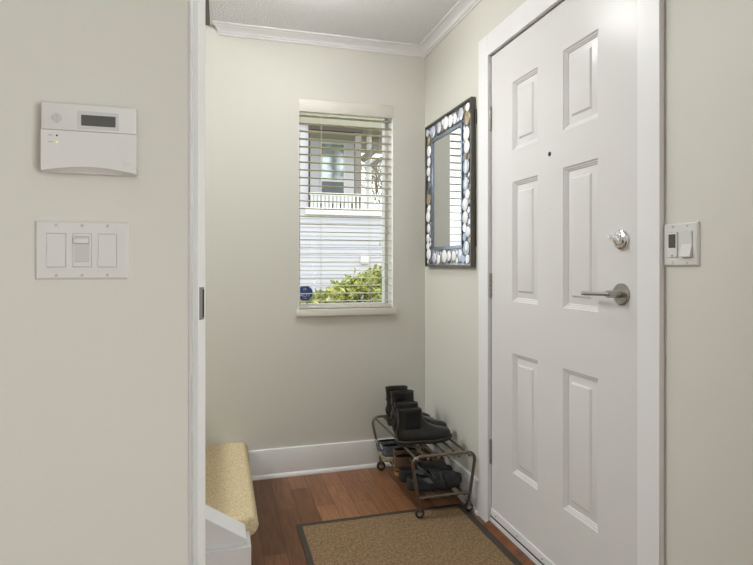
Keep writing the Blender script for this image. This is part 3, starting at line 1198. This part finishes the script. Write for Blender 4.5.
def ring(z, heel, toe, hw, n=32, raise_=0.0, L=0.28, side=1, dz=None, sq=0.62):
    out = []
    for k in range(n):
        a = 2 * PI * k / n
        s = 0.5 - 0.5 * math.cos(a)
        x = heel + (toe - heel) * s
        u = x / L
        shape = 0.80 + 0.20 * sstep(0.35, 0.68, u) - 0.06 * math.exp(-((u - 0.38) / 0.12) ** 2)
        y = math.copysign(abs(math.sin(a)) ** sq, math.sin(a)) * hw * shape
        # the inner side of the foot is straighter
        y += side * 0.006 * sstep(0.5, 1.0, u) * (1 if L else 0)
        zz = z + raise_ * (1 - sstep(0.22, 0.62, u)) + (dz(u) if dz else 0)
        out.append((x, y, zz))
    return out


def toe_spring(u):
    return 0.010 * sstep(0.75, 1.05, u)


TOPZ = ZT - 0.009 + 0.0062 + 0.0008
LOWZ = ZL - 0.008 + 0.0058 + 0.0008


def chelsea(label, loc, rz, side):
    t = thing('chelsea_boot', label, 'boot', loc, (0, 0, rz), 'chelsea boots on the top tier')
    L = 0.282
    b = MB()
    b.loft([ring(0.000, 0.003, 0.070, 0.037, L=L, side=side), ring(0.012, 0.002, 0.074, 0.038, L=L, side=side)])
    b.build('heel', RUBBER, t, local=True, ang=50)
    b = MB()
    b.loft([ring(0.006, 0.004, L - 0.006, 0.046, L=L, side=side, raise_=0.006, dz=toe_spring),
            ring(0.012, -0.002, L + 0.002, 0.050, L=L, side=side, raise_=0.004, dz=toe_spring),
            ring(0.022, -0.003, L + 0.003, 0.051, L=L, side=side, dz=toe_spring),
            ring(0.026, 0.000, L, 0.048, L=L, side=side, dz=toe_spring)])
    b.build('sole', RUBBER, t, local=True, ang=60)
    b = MB()
    R = [(0.020, 0.004, L - 0.006, 0.045), (0.030, 0.000, L - 0.004, 0.0475), (0.045, -0.003, L - 0.006, 0.048), (0.058, -0.003, L - 0.018, 0.046),
         (0.068, -0.002, L - 0.045, 0.043), (0.078, 0.000, L - 0.080, 0.040), (0.090, 0.003, 0.168, 0.038), (0.105, 0.005, 0.145, 0.037),
         (0.125, 0.005, 0.130, 0.0365), (0.150, 0.002, 0.123, 0.038), (0.172, -0.003, 0.122, 0.0395)]
    rr = [ring(z, h, to, w, L=L, side=side, dz=toe_spring if z < 0.07 else None) for z, h, to, w in R]
    # a shallow dip in the collar
    rr[-1] = [(x, y, z + (0.008 if x < 0.02 else 0.006 * sstep(0.08, 0.12, x)) - 0.004) for x, y, z in rr[-1]]
    inner = [(x * 0.94 + 0.004, y * 0.90, z) for x, y, z in rr[-1]]
    deep = [(x * 0.90 + 0.006, y * 0.82, 0.10) for x, y, z in rr[-1]]
    b.loft(rr + [inner, deep])
    b.build('upper', LEATHER, t, local=True, ang=75, subsurf=1)
    # elastic gores: both sides
    for sy in (-1, 1):
        b = MB()
        rows = []
        for k in range(7):
            q = k / 6
            z = 0.082 + (0.171 - 0.082) * q
            # interpolate shaft section
            for (z0, h0, t0, w0), (z1, h1, t1, w1) in zip(R[:-1], R[1:]):
                if z0 <= z <= z1:
                    f = (z - z0) / (z1 - z0)
                    h_, to_, w_ = h0 + (h1 - h0) * f, t0 + (t1 - t0) * f, w0 + (w1 - w0) * f
            xc = 0.066 - 0.003 * q
            wd = 0.043 - 0.001 * q
            row = []
            for m_ in range(7):
                x = xc + wd * (m_ / 3 - 1)
                s = (x - h_) / (to_ - h_)
                ca = 1 - 2 * s
                sn = math.sqrt(max(0, 1 - ca * ca))
                u = x / L
                shape = 0.80 + 0.20 * sstep(0.35, 0.68, u) - 0.06 * math.exp(-((u - 0.38) / 0.12) ** 2)
                row.append((x, sy * (sn ** 0.62 * w_ * shape + 0.0012), z))
            rows.append(row)
        b.loft(rows, False, False, closed=False)
        o = b.build('elastic_gore', ELASTIC, t, local=True)
        md = o.modifiers.new('s', 'SOLIDIFY')
        md.thickness = 0.0015
    # pull tab at the back
    b = MB()
    pts = [(-0.004, 0, 0.150), (-0.012, 0, 0.172), (-0.010, 0, 0.193), (-0.001, 0, 0.199), (0.006, 0, 0.190), (0.006, 0, 0.170)]
    rings = []
    for p in pts:
        rings.append([(p[0], -0.007, p[2]), (p[0], 0.007, p[2]), (p[0] + 0.0018, 0.007, p[2] + 0.0012), (p[0] + 0.0018, -0.007, p[2] + 0.0012)])
    b.loft(rings)
    b.build('pull_tab', ELASTIC, t, local=True)
    # back seam strip down to the heel
    b = MB()
    b.tube([(-0.0045, 0, 0.160), (-0.001, 0.0, 0.125), (-0.001, 0, 0.09), (-0.0045, 0, 0.06), (-0.0042, 0, 0.03)], 0.0022, 6, r2=0.006)
    b.build('back_seam', LEATHER, t, local=True)
    return t


def ankle_boot(label, loc, rz, side):
    t = thing('ankle_boot', label, 'boot', loc, (0, 0, rz), 'heeled ankle boots on the top tier')
    L = 0.262
    HR = 0.042
    b = MB()
    b.loft([ring(0.0, 0.012, 0.062, 0.031, L=L, side=side), ring(0.036, 0.004, 0.072, 0.036, L=L, side=side), ring(0.044, 0.002, 0.078, 0.037, L=L, side=side)])
    b.build('heel', RUBBER, t, local=True, ang=50)
    b = MB()
    b.loft([ring(0.001, 0.004, L - 0.004, 0.043, L=L, side=side, raise_=HR - 0.002, dz=toe_spring),
            ring(0.008, 0.0, L, 0.045, L=L, side=side, raise_=HR - 0.002, dz=toe_spring),
            ring(0.011, 0.002, L - 0.002, 0.043, L=L, side=side, raise_=HR - 0.002, dz=toe_spring)])
    b.build('sole', RUBBER, t, local=True, ang=60)
    b = MB()
    R = [(0.008, 0.006, L - 0.008, 0.041, HR), (0.020, 0.001, L - 0.004, 0.044, HR), (0.035, -0.002, L - 0.010, 0.044, HR), (0.048, -0.003, L - 0.03, 0.041, HR * .95),
         (0.058, -0.002, L - 0.065, 0.038, HR * .85), (0.072, 0.002, 0.165, 0.036, HR * .6), (0.105, 0.006, 0.142, 0.035, HR * .3), (0.130, 0.006, 0.130, 0.035, 0),
         (0.150, 0.004, 0.126, 0.036, 0), (0.180, 0.001, 0.124, 0.038, 0), (0.207, -0.002, 0.123, 0.040, 0)]
    rr = [ring(z, h, to, w, L=L, side=side, raise_=rz_, dz=toe_spring if z < 0.05 else None) for z, h, to, w, rz_ in R]
    inner = [(x * 0.94 + 0.004, y * 0.92, z) for x, y, z in rr[-1]]
    deep = [(x * 0.90 + 0.006, y * 0.84, 0.12) for x, y, z in rr[-1]]
    b.loft(rr + [inner, deep])
    b.build('upper', LEATHER2, t, local=True, ang=75, subsurf=1)
    b = MB()
    sec = ring(0.142, 0.003, 0.1295, 0.0372, L=L, side=side)
    b.tube(sec, 0.008, 8, closed=True, r2=0.0016)
    sp = b.build('ankle_strap', LEATHER, t, local=True)
    b = MB()
    b.tube([(0.018, -0.0335, 0.134), (0.034, -0.0350, 0.134), (0.034, -0.0350, 0.150), (0.018, -0.0335, 0.150)], 0.0016, 6, closed=True)
    b.build('buckle', STEEL, sp, local=True)
    b = MB()
    b.tube([(x, y * 1.015, z) for x, y, z in ring(0.203, -0.002, 0.123, 0.040, L=L, side=side)], 0.002, 6, closed=True)
    b.build('collar', LEATHER, t, local=True)
    return t


def low_shoe(name, label, loc, rz, side, upm, solem, welt, lacem, group, L=0.285, sole_h=0.022, heel_h=0.0, low=False):
    t = thing(name, label, 'shoe', loc, (0, 0, rz), group)
    if heel_h > 0:
        b = MB()
        b.loft([ring(0.0, 0.003, 0.078, 0.037, L=L, side=side), ring(heel_h, 0.001, 0.083, 0.039, L=L, side=side)])
        b.build('heel', welt, t, local=True, ang=50)
    b = MB()
    h0 = heel_h
    b.loft([ring(0.001, 0.003, L - 0.006, 0.044, L=L, side=side, raise_=h0, dz=toe_spring),
            ring(0.006, -0.002, L + 0.001, 0.049, L=L, side=side, raise_=h0, dz=toe_spring),
            ring(sole_h - 0.003, -0.003, L + 0.002, 0.049, L=L, side=side, raise_=h0, dz=toe_spring),
            ring(sole_h, 0.0, L - 0.001, 0.047, L=L, side=side, raise_=h0, dz=toe_spring)])
    b.build('sole', solem, t, local=True, ang=60)
    s = sole_h
    R = [(s - 0.004, 0.004, L - 0.006, 0.044), (s + 0.008, 0.000, L - 0.004, 0.0465), (s + 0.020, -0.001, L - 0.010, 0.046), (s + 0.030, 0.000, L - 0.032, 0.043),
         (s + 0.037, 0.001, L - 0.060, 0.041), (s + 0.044, 0.002, L - 0.095, 0.039), (s + 0.052, 0.002, 0.155, 0.037), (s + 0.060, 0.001, 0.140, 0.036)]
    b = MB()
    rr = [ring(z, h, to, w, L=L, side=side, raise_=h0 if z < s + 0.045 else h0 * .8, dz=toe_spring if z < s + .035 else None) for z, h, to, w in R]
    inner = [(x * 0.93 + 0.005, y * 0.87, z) for x, y, z in rr[-1]]
    deep = [(x * 0.90 + 0.006, y * 0.80, s + 0.012 + h0) for x, y, z in rr[-1]]
    b.loft(rr + [inner], True, False)
    b.build('upper', upm, t, local=True, ang=75, subsurf=1)
    b = MB()
    b.loft([inner, deep], False, True)
    b.build('lining', LINING, t, local=True, ang=75)
    # tongue and laces
    b = MB()
    rings = []
    for x, z, w in ((0.128, s + 0.074, 0.022), (0.145, s + 0.066, 0.024), (0.175, s + 0.054, 0.023), (0.205, s + 0.044, 0.018)):
        rings.append([(x, -w, z + h0 * .4 - 0.004), (x, 0, z + h0 * .4 + 0.002), (x, w, z + h0 * .4 - 0.004)])
    b.loft(rings, False, False, closed=False)
    o = b.build('tongue', upm, t, local=True)
    md = o.modifiers.new('s', 'SOLIDIFY')
    md.thickness = 0.003
    for k in range(4):
        x = 0.146 + 0.017 * k
        z = s + 0.070 - 0.0060 * k + h0 * .4
        w = 0.026 - 0.0012 * k
        b = MB()
        b.tube([(x, -w, z - 0.008), (x + 0.004, -w * .5, z), (x + 0.006, 0, z + 0.002), (x + 0.004, w * .5, z), (x, w, z - 0.008)], 0.0026, 6)
        b.build('lace', lacem, t, local=True)
    b = MB()
    for sy in (-1, 1):
        b.tube([(0.146, 0, s + 0.074 + h0 * .4), (0.140, sy * 0.02, s + 0.086 + h0 * .4), (0.135, sy * 0.038, s + 0.072 + h0 * .4), (0.146, sy * 0.024, s + 0.066 + h0 * .4), (0.147, 0, s + 0.073 + h0 * .4)], 0.0022, 6)
    b.build('lace_bow', lacem, t, local=True)
    return t


def sandal(label, loc, rz, side):
    t = thing('sandal', label, 'sandal', loc, (0, 0, rz), 'black strapped sandals on the lower tier')
    SB = mat('black_nubuck', (36, 37, 40), 0.6, bump=0.12, bscale=150)
    FB = mat('grey_footbed', (98, 100, 99), 0.7, bump=0.1, bscale=120)
    L = 0.280
    b = MB()
    R = [(0.001, 0.006, L - 0.010, 0.046), (0.008, 0.0, L - 0.002, 0.050), (0.024, -0.002, L, 0.051), (0.036, -0.001, L - 0.002, 0.050)]
    rr = [ring(z, h, to, w, L=L, side=side, dz=toe_spring) for z, h, to, w in R]
    # heel cup and side rim
    rim = [(x, y, z + 0.026 * (1 - sstep(0.10, 0.40, x / L)) + 0.010 * sstep(0.8, 1, x / L)) for x, y, z in rr[-1]]
    rin = [(0.006 + x * 0.955, y * 0.90, z - 0.001) for x, y, z in rim]
    rbed = [(0.010 + x * 0.93, y * 0.84, 0.036 + (0.006 * sstep(0.8, 1, x / L))) for x, y, z in rr[-1]]
    b.loft(rr + [rim, rin, rbed])
    b.build('sole', SB, t, local=True, ang=75, subsurf=1)
    b = MB()
    b.loft([[(x, y * .98, z + 0.0008) for x, y, z in rbed], [(x, y * .96, z + 0.0028) for x, y, z in rbed]])
    b.build('footbed', FB, t, local=True, ang=60)

    def strap(xa, xb, zt, nm, edge):
        bb = MB()
        rings = []
        for k in range(13):
            a = PI * k / 12
            y = math.cos(a) * 0.0525
            z = edge + (zt - edge) * math.sin(a) ** 0.7
            sk = 0.010 * math.sin(a)
            rings.append([(xa - sk, y * (1 if k not in () else 1), z), (xb - sk * .3, y * 0.99, z - 0.006), (xb - sk * .3, y * 0.93, z - 0.010), (xa - sk, y * 0.94, z - 0.004)])
        bb.loft(rings)
        return bb.build(nm, SB, t, local=True, ang=50)

    s1 = strap(0.118, 0.168, 0.088, 'strap', 0.020)
    s2 = strap(0.180, 0.246, 0.074, 'strap', 0.020)
    for sp, x, zt in ((s1, 0.135, 0.088), (s2, 0.200, 0.074)):
        bb = MB()
        c = Vector((x, -0.045, zt * 0.66))
        sd = Vector((1, 0, 0)) * 0.011
        up = Vector((0, 0.55, 0.83)) * 0.013
        off = Vector((0, -0.004, 0.004))
        bb.tube([c - sd - up + off, c + sd - up + off, c + sd + up + off, c - sd + up + off], 0.0020, 6, closed=True)
        bb.build('buckle', DKSTEEL, sp, local=True)
    b = MB()
    b.tube([(0.118, -0.047, 0.05), (0.100, -0.046, 0.074), (0.075, -0.038, 0.094), (0.060, -0.020, 0.104), (0.056, 0, 0.106), (0.060, 0.020, 0.104), (0.075, 0.038, 0.094), (0.100, 0.046, 0.074), (0.118, 0.047, 0.05)], 0.0065, 8, r2=0.002)
    b.build('back_strap', SB, t, local=True)
    return t


# toes point to the wall (+x); sizes and places from the photograph
chelsea('black chelsea boot nearest the camera on the top tier, pull tab at its heel', (0.814, 2.488, TOPZ), 0.03, 1)
chelsea('black chelsea boot just behind the front boot of the top tier, mostly hidden', (0.838, 2.606, TOPZ), 0.02, -1)
ankle_boot('tall black heeled ankle boot with buckle strap, second from the back on the rack', (0.853, 2.715, TOPZ), 0.05, 1)
ankle_boot('tall black heeled ankle boot at the far end of the rack top by the wall', (0.856, 2.822, TOPZ), 0.03, -1)

sandal('black strapped sandal nearest the camera on the lower tier, grey footbed showing', (0.843, 2.432, LOWZ), 0.0, 1)
sandal('black strapped sandal behind the front sandal on the lower tier', (0.838, 2.540, LOWZ), 0.02, -1)

BROWN = mat('brown_leather', (94, 70, 52), 0.5, bump=0.1, bscale=150, vary=0.15, vscale=20)
WELT = mat('tan_heel_stack', (176, 124, 70), 0.5)
BRSOLE = mat('dark_brown_sole', (92, 66, 44), 0.6)
TANL = mat('tan_lace', (168, 146, 112), 0.8)
low_shoe('brown_shoe', 'brown leather lace-up shoe with tan heel on the lower tier behind the black sandals', (0.846, 2.640, LOWZ), 0.0, 1, BROWN, BRSOLE, WELT, TANL, 'brown leather shoes on the lower tier', heel_h=0.016, sole_h=0.018)
low_shoe('brown_shoe', 'far brown leather lace-up shoe of the pair, beside the grey-blue sneakers', (0.872, 2.742, LOWZ), 0.0, -1, BROWN, BRSOLE, WELT, TANL, 'brown leather shoes on the lower tier', heel_h=0.016, sole_h=0.018)

SNK = mat('blue_grey_mesh', (82, 87, 92), 0.8, bump=0.25, bscale=300, vary=0.3, vscale=60)
SNKS = mat('cream_green_sole', (146, 142, 116), 0.6, vary=0.25, vscale=30)
LACEW = mat('white_lace', (206, 206, 204), 0.8)
LOOPM = mat('pale_grey_loop', (168, 172, 174), 0.7)
for lab, x, y, side in (('grey-blue sneaker with white laces and cream sole, next to the brown shoes', 0.838, 2.837, 1),
                        ('grey-blue sneaker at the far end of the lower tier by the wall', 0.836, 2.922, -1)):
    t = low_shoe('sneaker', lab, (x, y, LOWZ), 0.0, side, SNK, SNKS, SNKS, LACEW, 'sneakers at the far end of the lower tier', L=0.275, sole_h=0.030)
    t.scale = (1, 0.85, 0.92)
    b = MB()
    b.tube([(-0.003 - 0.006 * math.sin(2 * PI * k / 16), 0.013 * math.cos(2 * PI * k / 16), 0.087 + 0.015 * math.sin(2 * PI * k / 16)) for k in range(16)], 0.0032, 6, closed=True)
    b.build('heel_loop', LOOPM, t, local=True)

# ------------------------------------------------------------------ entry ceiling light above the frame, plus an added fill lamp behind the camera
for nm, x, y, lab in (('ceiling_light', 0.40, 2.20, 'round white ceiling light over the entry by the door'),
                      ('ceiling_light', -0.35, -0.6, 'added round white fill lamp on the ceiling of the unseen room behind the camera')):
    LAMPM = emit_mat('lit_lamp_glass', LAMP_TINT, L_FOYER if y > 1 else L_ROOM_FILL)
    t = thing(nm, lab, 'ceiling light', (x, y, ZC))
    b = MB()
    b.lathe((x, y, ZC), (0, 0, -1), [(0.10, 0), (0.10, 0.012), (0.095, 0.016), (0.0001, 0.016)], 40)
    b.build('lamp_base', TRIM, t)
    b = MB()
    b.lathe((x, y, ZC - 0.016), (0, 0, -1), [(0.090, 0), (0.118, 0.02), (0.125, 0.05), (0.115, 0.085), (0.085, 0.112), (0.045, 0.125), (0.0001, 0.128)], 40)
    b.build('lamp_shade', LAMPM, t)

# ------------------------------------------------------------------ outside: neighbouring house, shrub, tree
SID = mat('pale_lavender_siding', (216, 214, 222), 0.6)
WTR = mat('white_house_trim', (244, 244, 242), 0.5)
GRY = mat('grey_post_paint', (140, 134, 128), 0.6)
BRN = mat('dark_brown_beam', (84, 74, 66), 0.7)
OLV = mat('pale_grey_soffit', (170, 166, 150), 0.7)
HY0 = 18.0
ct, sn_ = math.cos(YAW), math.sin(YAW)


def at(px, py_, y):
    """world point on plane y for a pixel of the photograph: used for real sizes of the far house"""
    u = (px - 376.5) / 546.0
    t = y / (ct - u * sn_)
    return (u * ct + sn_) * t, CAM_H + (265.5 - py_) / 546.0 * t


gr = MB()
gr.box(-30, 40, YB + 0.25, 60, -0.8, -0.7)
structure(gr.build('ground', mat('lawn_green', (112, 116, 88), 0.95, bump=0.4, bscale=40, vary=0.3, vscale=6), smooth=False), 'lawn outside the window', 'ground')

hs = thing('neighbouring_house', 'pale lavender house with white porch railing seen through the window', 'house', (7.5, HY0 + 1, -0.7))
# lapped siding below the porch
hx0, _ = at(200, 250, HY0)
hx1, _ = at(480, 250, HY0)
_, ztop = at(345, 215, HY0)
b = MB()
n = int((ztop + 0.7) / 0.145)
prof = [(HY0 + 0.3, -0.7)]
for k in range(n + 1):
    z = -0.7 + k * (ztop + 0.7) / (n + 1)
    z1 = -0.7 + (k + 1) * (ztop + 0.7) / (n + 1)
    prof += [(HY0, z), (HY0 + 0.03, z1 - 0.001)]
prof.append((HY0 + 0.3, ztop))
b.prism(prof, 'x', hx0, hx1)
b.build('siding', SID, hs, smooth=False)
# corner strip left of porch
xa, _ = at(296, 150, HY0)
xb, _ = at(309, 150, HY0)
b = MB()
b.box(hx0, xb, HY0 + 0.05, HY0 + 0.9, ztop, ztop + 5.2)
b.build('side_wall', SID, hs, smooth=False)
xc, z0c = at(308.4, 212, HY0)
xd, z1c = at(310.0, 126, HY0)
b = MB()
b.cyl(((xc + xd) / 2, HY0 - 0.03, z0c), ((xc + xd) / 2, HY0 - 0.03, z1c), 0.03, 10)
b.build('downspout', BRN, hs)
# porch floor beam
b = MB()
x0, z0 = at(305, 215.5, HY0)
x1, z1 = at(382, 209.8, HY0)
b.box(x0, x1, HY0 - 0.12, HY0 + 0.10, ztop - 0.02, z1, 0.01, 1)
b.build('porch_beam', WTR, hs)
b = MB()
b.box(xb, x1 + 2.5, HY0 + 0.1, HY0 + 2.2, ztop, ztop + 0.1)
b.build('porch_floor', GRY, hs, smooth=False)
# railing
_, zr1 = at(345, 193.5, HY0)
_, zr0 = at(345, 196.5, HY0)
b = MB()
b.box(xb, x1, HY0 - 0.06, HY0 + 0.04, zr0, zr1, 0.01, 1)
rl = b.build('top_rail', WTR, hs)
px = 311.5
while px < 382:
    x, _ = at(px, 200, HY0)
    b = MB()
    b.box(x - 0.034, x + 0.034, HY0 - 0.04, HY0 + 0.03, z1 - 0.01, zr0 + 0.01)
    b.build('baluster', WTR, hs, smooth=False)
    px += 3.85
PY = HY0 + 2.2
_, zpt = at(345, 104, PY)
b = MB()
x0, _ = at(300, 150, PY)
x1b, _ = at(357, 150, PY)
b.box(x0, x1b, PY, PY + 0.2, ztop, zpt + 1.2)
b.build('porch_wall', mat('white_porch_wall', (236, 236, 240), 0.6), hs, smooth=False)
# porch window
wx0, wz0 = at(321.5, 195, PY)
wx1, wz1 = at(343.5, 145, PY)
_, wzm = at(332, 181, PY)
b = MB()
rw = 0.07
for (a0, a1, c0_, c1_) in ((wx0 - rw, wx0, wz0 - rw, wz1 + rw), (wx1, wx1 + rw, wz0 - rw, wz1 + rw), (wx0, wx1, wz1, wz1 + rw), (wx0, wx1, wz0 - rw, wz0), (wx0, wx1, wzm - 0.03, wzm + 0.03)):
    b.box(a0, a1, PY - 0.04, PY + 0.02, c0_, c1_)
wf = b.build('house_window', WTR, hs, smooth=False)
b = MB()
b.box(wx0, wx1, PY - 0.02, PY - 0.005, wzm, wz1)
b.build('upper_pane', mat('sky_reflecting_pane', (196, 208, 212), 0.15, 0.6, vary=0.22, vscale=3), wf, smooth=False)
b = MB()
b.box(wx0, wx1, PY - 0.03, PY - 0.005, wz0, wzm)
b.build('lower_pane', mat('dark_pane', (116, 120, 124), 0.25, 0.1), wf, smooth=False)
# beam and soffit over the porch
b = MB()
_, zb0 = at(335, 131, HY0)
_, zb1 = at(335, 126.5, HY0)
xe, _ = at(362, 128, HY0)
b.box(xb, xe, HY0 - 0.05, HY0 + 0.12, zb0, zb1)
b.build('porch_header', BRN, hs, smooth=False)
b = MB()
xs1, _ = at(400, 120, HY0)
b.box(hx0, xs1, HY0 - 0.06, HY0 + 0.1, zb1 + 0.002, zb1 + 1.2)
b.build('fascia', OLV, hs, smooth=False)
b = MB()
b.box(hx0, xs1, HY0 + 0.1, HY0 + 2.4, zb1 - 0.02, zb1 + 0.1)
b.build('porch_ceiling', OLV, hs, smooth=False)
# grey post and white column
xp0, _ = at(355.5, 150, HY0)
xp1, _ = at(361.5, 150, HY0)
b = MB()
b.box(xp0, xp1, HY0 + 0.02, HY0 + 0.22, z1, zb0)
b.build('post', GRY, hs, smooth=False)
xp0, _ = at(366.5, 150, HY0 + 0.8)
xp1, _ = at(371.5, 150, HY0 + 0.8)
_, zc1 = at(368, 152, HY0 + .8)
b = MB()
b.cyl(((xp0 + xp1) / 2, HY0 + 0.8, ztop + 0.1), ((xp0 + xp1) / 2, HY0 + 0.8, zb1), (xp1 - xp0) / 2, 20)
b.build('column', WTR, hs)
# side of the porch roof
b = MB()
xg0, zg0 = at(361.5, 152, HY0 + 1.2)
xg1, zg1 = at(390, 126, HY0 + 1.2)
b.box(xg0, xg1, HY0 + 1.2, HY0 + 1.35, zg0, zb1 - 0.03)
b.build('porch_gable', OLV, hs, smooth=False)
# slanted porch rafter
b = MB()
xq0, zq0 = at(362, 160, HY0 + 0.4)
xq1, zq1 = at(392, 136, HY0 + 0.4)
b.tube([(xq0, HY0 + 0.4, zq0), (xq1, HY0 + 0.4, zq1)], 0.12, 4)
xq0, zq0 = at(371, 166, HY0 + 0.6)
xq1, zq1 = at(392, 152, HY0 + 0.6)
b.tube([(xq0, HY0 + 0.6, zq0), (xq1, HY0 + 0.6, zq1)], 0.08, 4)
b.build('rafter', GRY, hs, smooth=False)
# meter cover on the siding
x0, z0 = at(360.2, 264, HY0)
x1m, z1m = at(368.4, 255, HY0)
b = MB()
b.box(x0, x1m, HY0 - 0.10, HY0 + 0.01, z0, z1m, 0.03, 2)
b.build('utility_box', WTR, hs)
# dark boxes added on the porch wall for the dark gaps behind the balusters
DARKBOX = mat('dark_grey_box', (64, 62, 62), 0.7)
for px in (320, 331.5, 342, 353):
    xv0, zv0 = at(px - 2.0, 209, PY)
    xv1, zv1 = at(px + 2.0, 203.5, PY)
    b = MB()
    b.box(xv0, xv1, PY - 0.03, PY + 0.01, zv0, zv1)
    b.build('dark_box', DARKBOX, hs, smooth=False)


# shrub beyond the sill
def leaf_cloud(name, m, parent, centres, nl, size, seed):
    r = random.Random(seed)
    bb = MB()
    for _ in range(nl):
        c, rad = r.choice(centres)
        while True:
            d = Vector((r.uniform(-1, 1), r.uniform(-1, 1), r.uniform(-1, 1)))
            if 0.2 < d.length < 1:
                break
        p = Vector(c) + Vector((d.x * rad[0], d.y * rad[1], d.z * rad[2]))
        a = Vector((r.uniform(-1, 1), r.uniform(-1, 1), r.uniform(-.4, .9))).normalized()
        s = a.cross(Vector((r.uniform(-1, 1), r.uniform(-1, 1), r.uniform(-1, 1)))).normalized()
        nn = a.cross(s)
        l = size * r.uniform(0.7, 1.4)
        pts = [p, p + a * l * .5 + s * l * .24 + nn * l * .06, p + a * l, p + a * l * .5 - s * l * .24 + nn * l * .06]
        v = bb.verts(pts)
        mid = bb.verts([p + a * l * .5 - nn * l * .04])[0]
        for k in range(4):
            bb.face([v[k], v[(k + 1) % 4], mid])
    return bb.build(name, m, parent, smooth=False)


def leaf_mat(name, c0, c1, c2):
    m = bpy.data.materials.new(name)
    m.use_nodes = True
    nt = m.node_tree
    p = nt.nodes['Principled BSDF']
    p.inputs['Roughness'].default_value = 0.5
    tc = nt.nodes.new('ShaderNodeTexCoord')
    n = nt.nodes.new('ShaderNodeTexNoise')
    n.inputs['Scale'].default_value = 14
    n.inputs['Detail'].default_value = 3
    r = nt.nodes.new('ShaderNodeValToRGB')
    r.color_ramp.elements[0].color = rgb(*c0)
    r.color_ramp.elements[0].position = 0.35
    r.color_ramp.elements[1].color = rgb(*c2)
    r.color_ramp.elements[1].position = 0.65
    e = r.color_ramp.elements.new(0.5)
    e.color = rgb(*c1)
    nt.links.new(tc.outputs['Object'], n.inputs['Vector'])
    nt.links.new(n.outputs['Fac'], r.inputs['Fac'])
    nt.links.new(r.outputs['Color'], p.inputs['Base Color'])
    return m


SY = 6.0
shr = thing('shrub', 'leafy yellow-green shrub outside just above the window sill', 'shrub', (1.8, SY, -0.7))
cent = []
for px, top in ((300, 292), (314, 291), (328, 287), (342, 282), (352, 275), (364, 273), (375, 268), (388, 266), (400, 266), (412, 268)):
    x, z = at(px, top, SY)
    for dz in (0.13, 0.36, 0.6):
        cent.append(((x, SY + random.uniform(-.15, .15), z - dz), (0.13, 0.22, 0.14)))
leaf_cloud('foliage', leaf_mat('shrub_leaves', (92, 108, 34), (168, 176, 84), (232, 226, 150)), shr, cent, 4200, 0.075, 5)
b = MB()
rs = random.Random(9)
for c, rad in cent[::2]:
    b.tube([(c[0] * 0.3 + 1.9 * 0.7, SY, -0.7), (c[0] * .7 + 1.9 * .3, SY + rs.uniform(-.1, .1), c[2] * .5 - .3), c], [0.02, 0.012, 0.004], 6)
b.build('stems', mat('brown_stems', (96, 80, 60), 0.8), shr)

# bare tree beyond the porch
TY = 27.0
tx, tz = at(379, 180, TY)
tr = thing('bare_tree', 'bare branching tree beyond the neighbouring porch', 'tree', (tx, TY, -0.7))
b = MB()
rt = random.Random(4)


def branch(p, d, l, r, dep):
    q = p + d * l
    b.tube([p, (p + q) / 2 + Vector((rt.uniform(-.05, .05), 0, rt.uniform(-.05, .05))) * l, q], [r, r * .85, r * .65], 6)
    if dep == 0:
        return
    for _ in range(3):
        nd = (d + Vector((rt.uniform(-.9, .9), rt.uniform(-.7, .7), rt.uniform(-.3, .6)))).normalized()
        branch(q, nd, l * .72, r * .6, dep - 1)


branch(Vector((tx, TY, -0.7)), Vector((0.02, 0, 1)), 2.4, 0.12, 6)
b.build('branches', mat('tree_bark', (138, 124, 106), 0.9), tr)
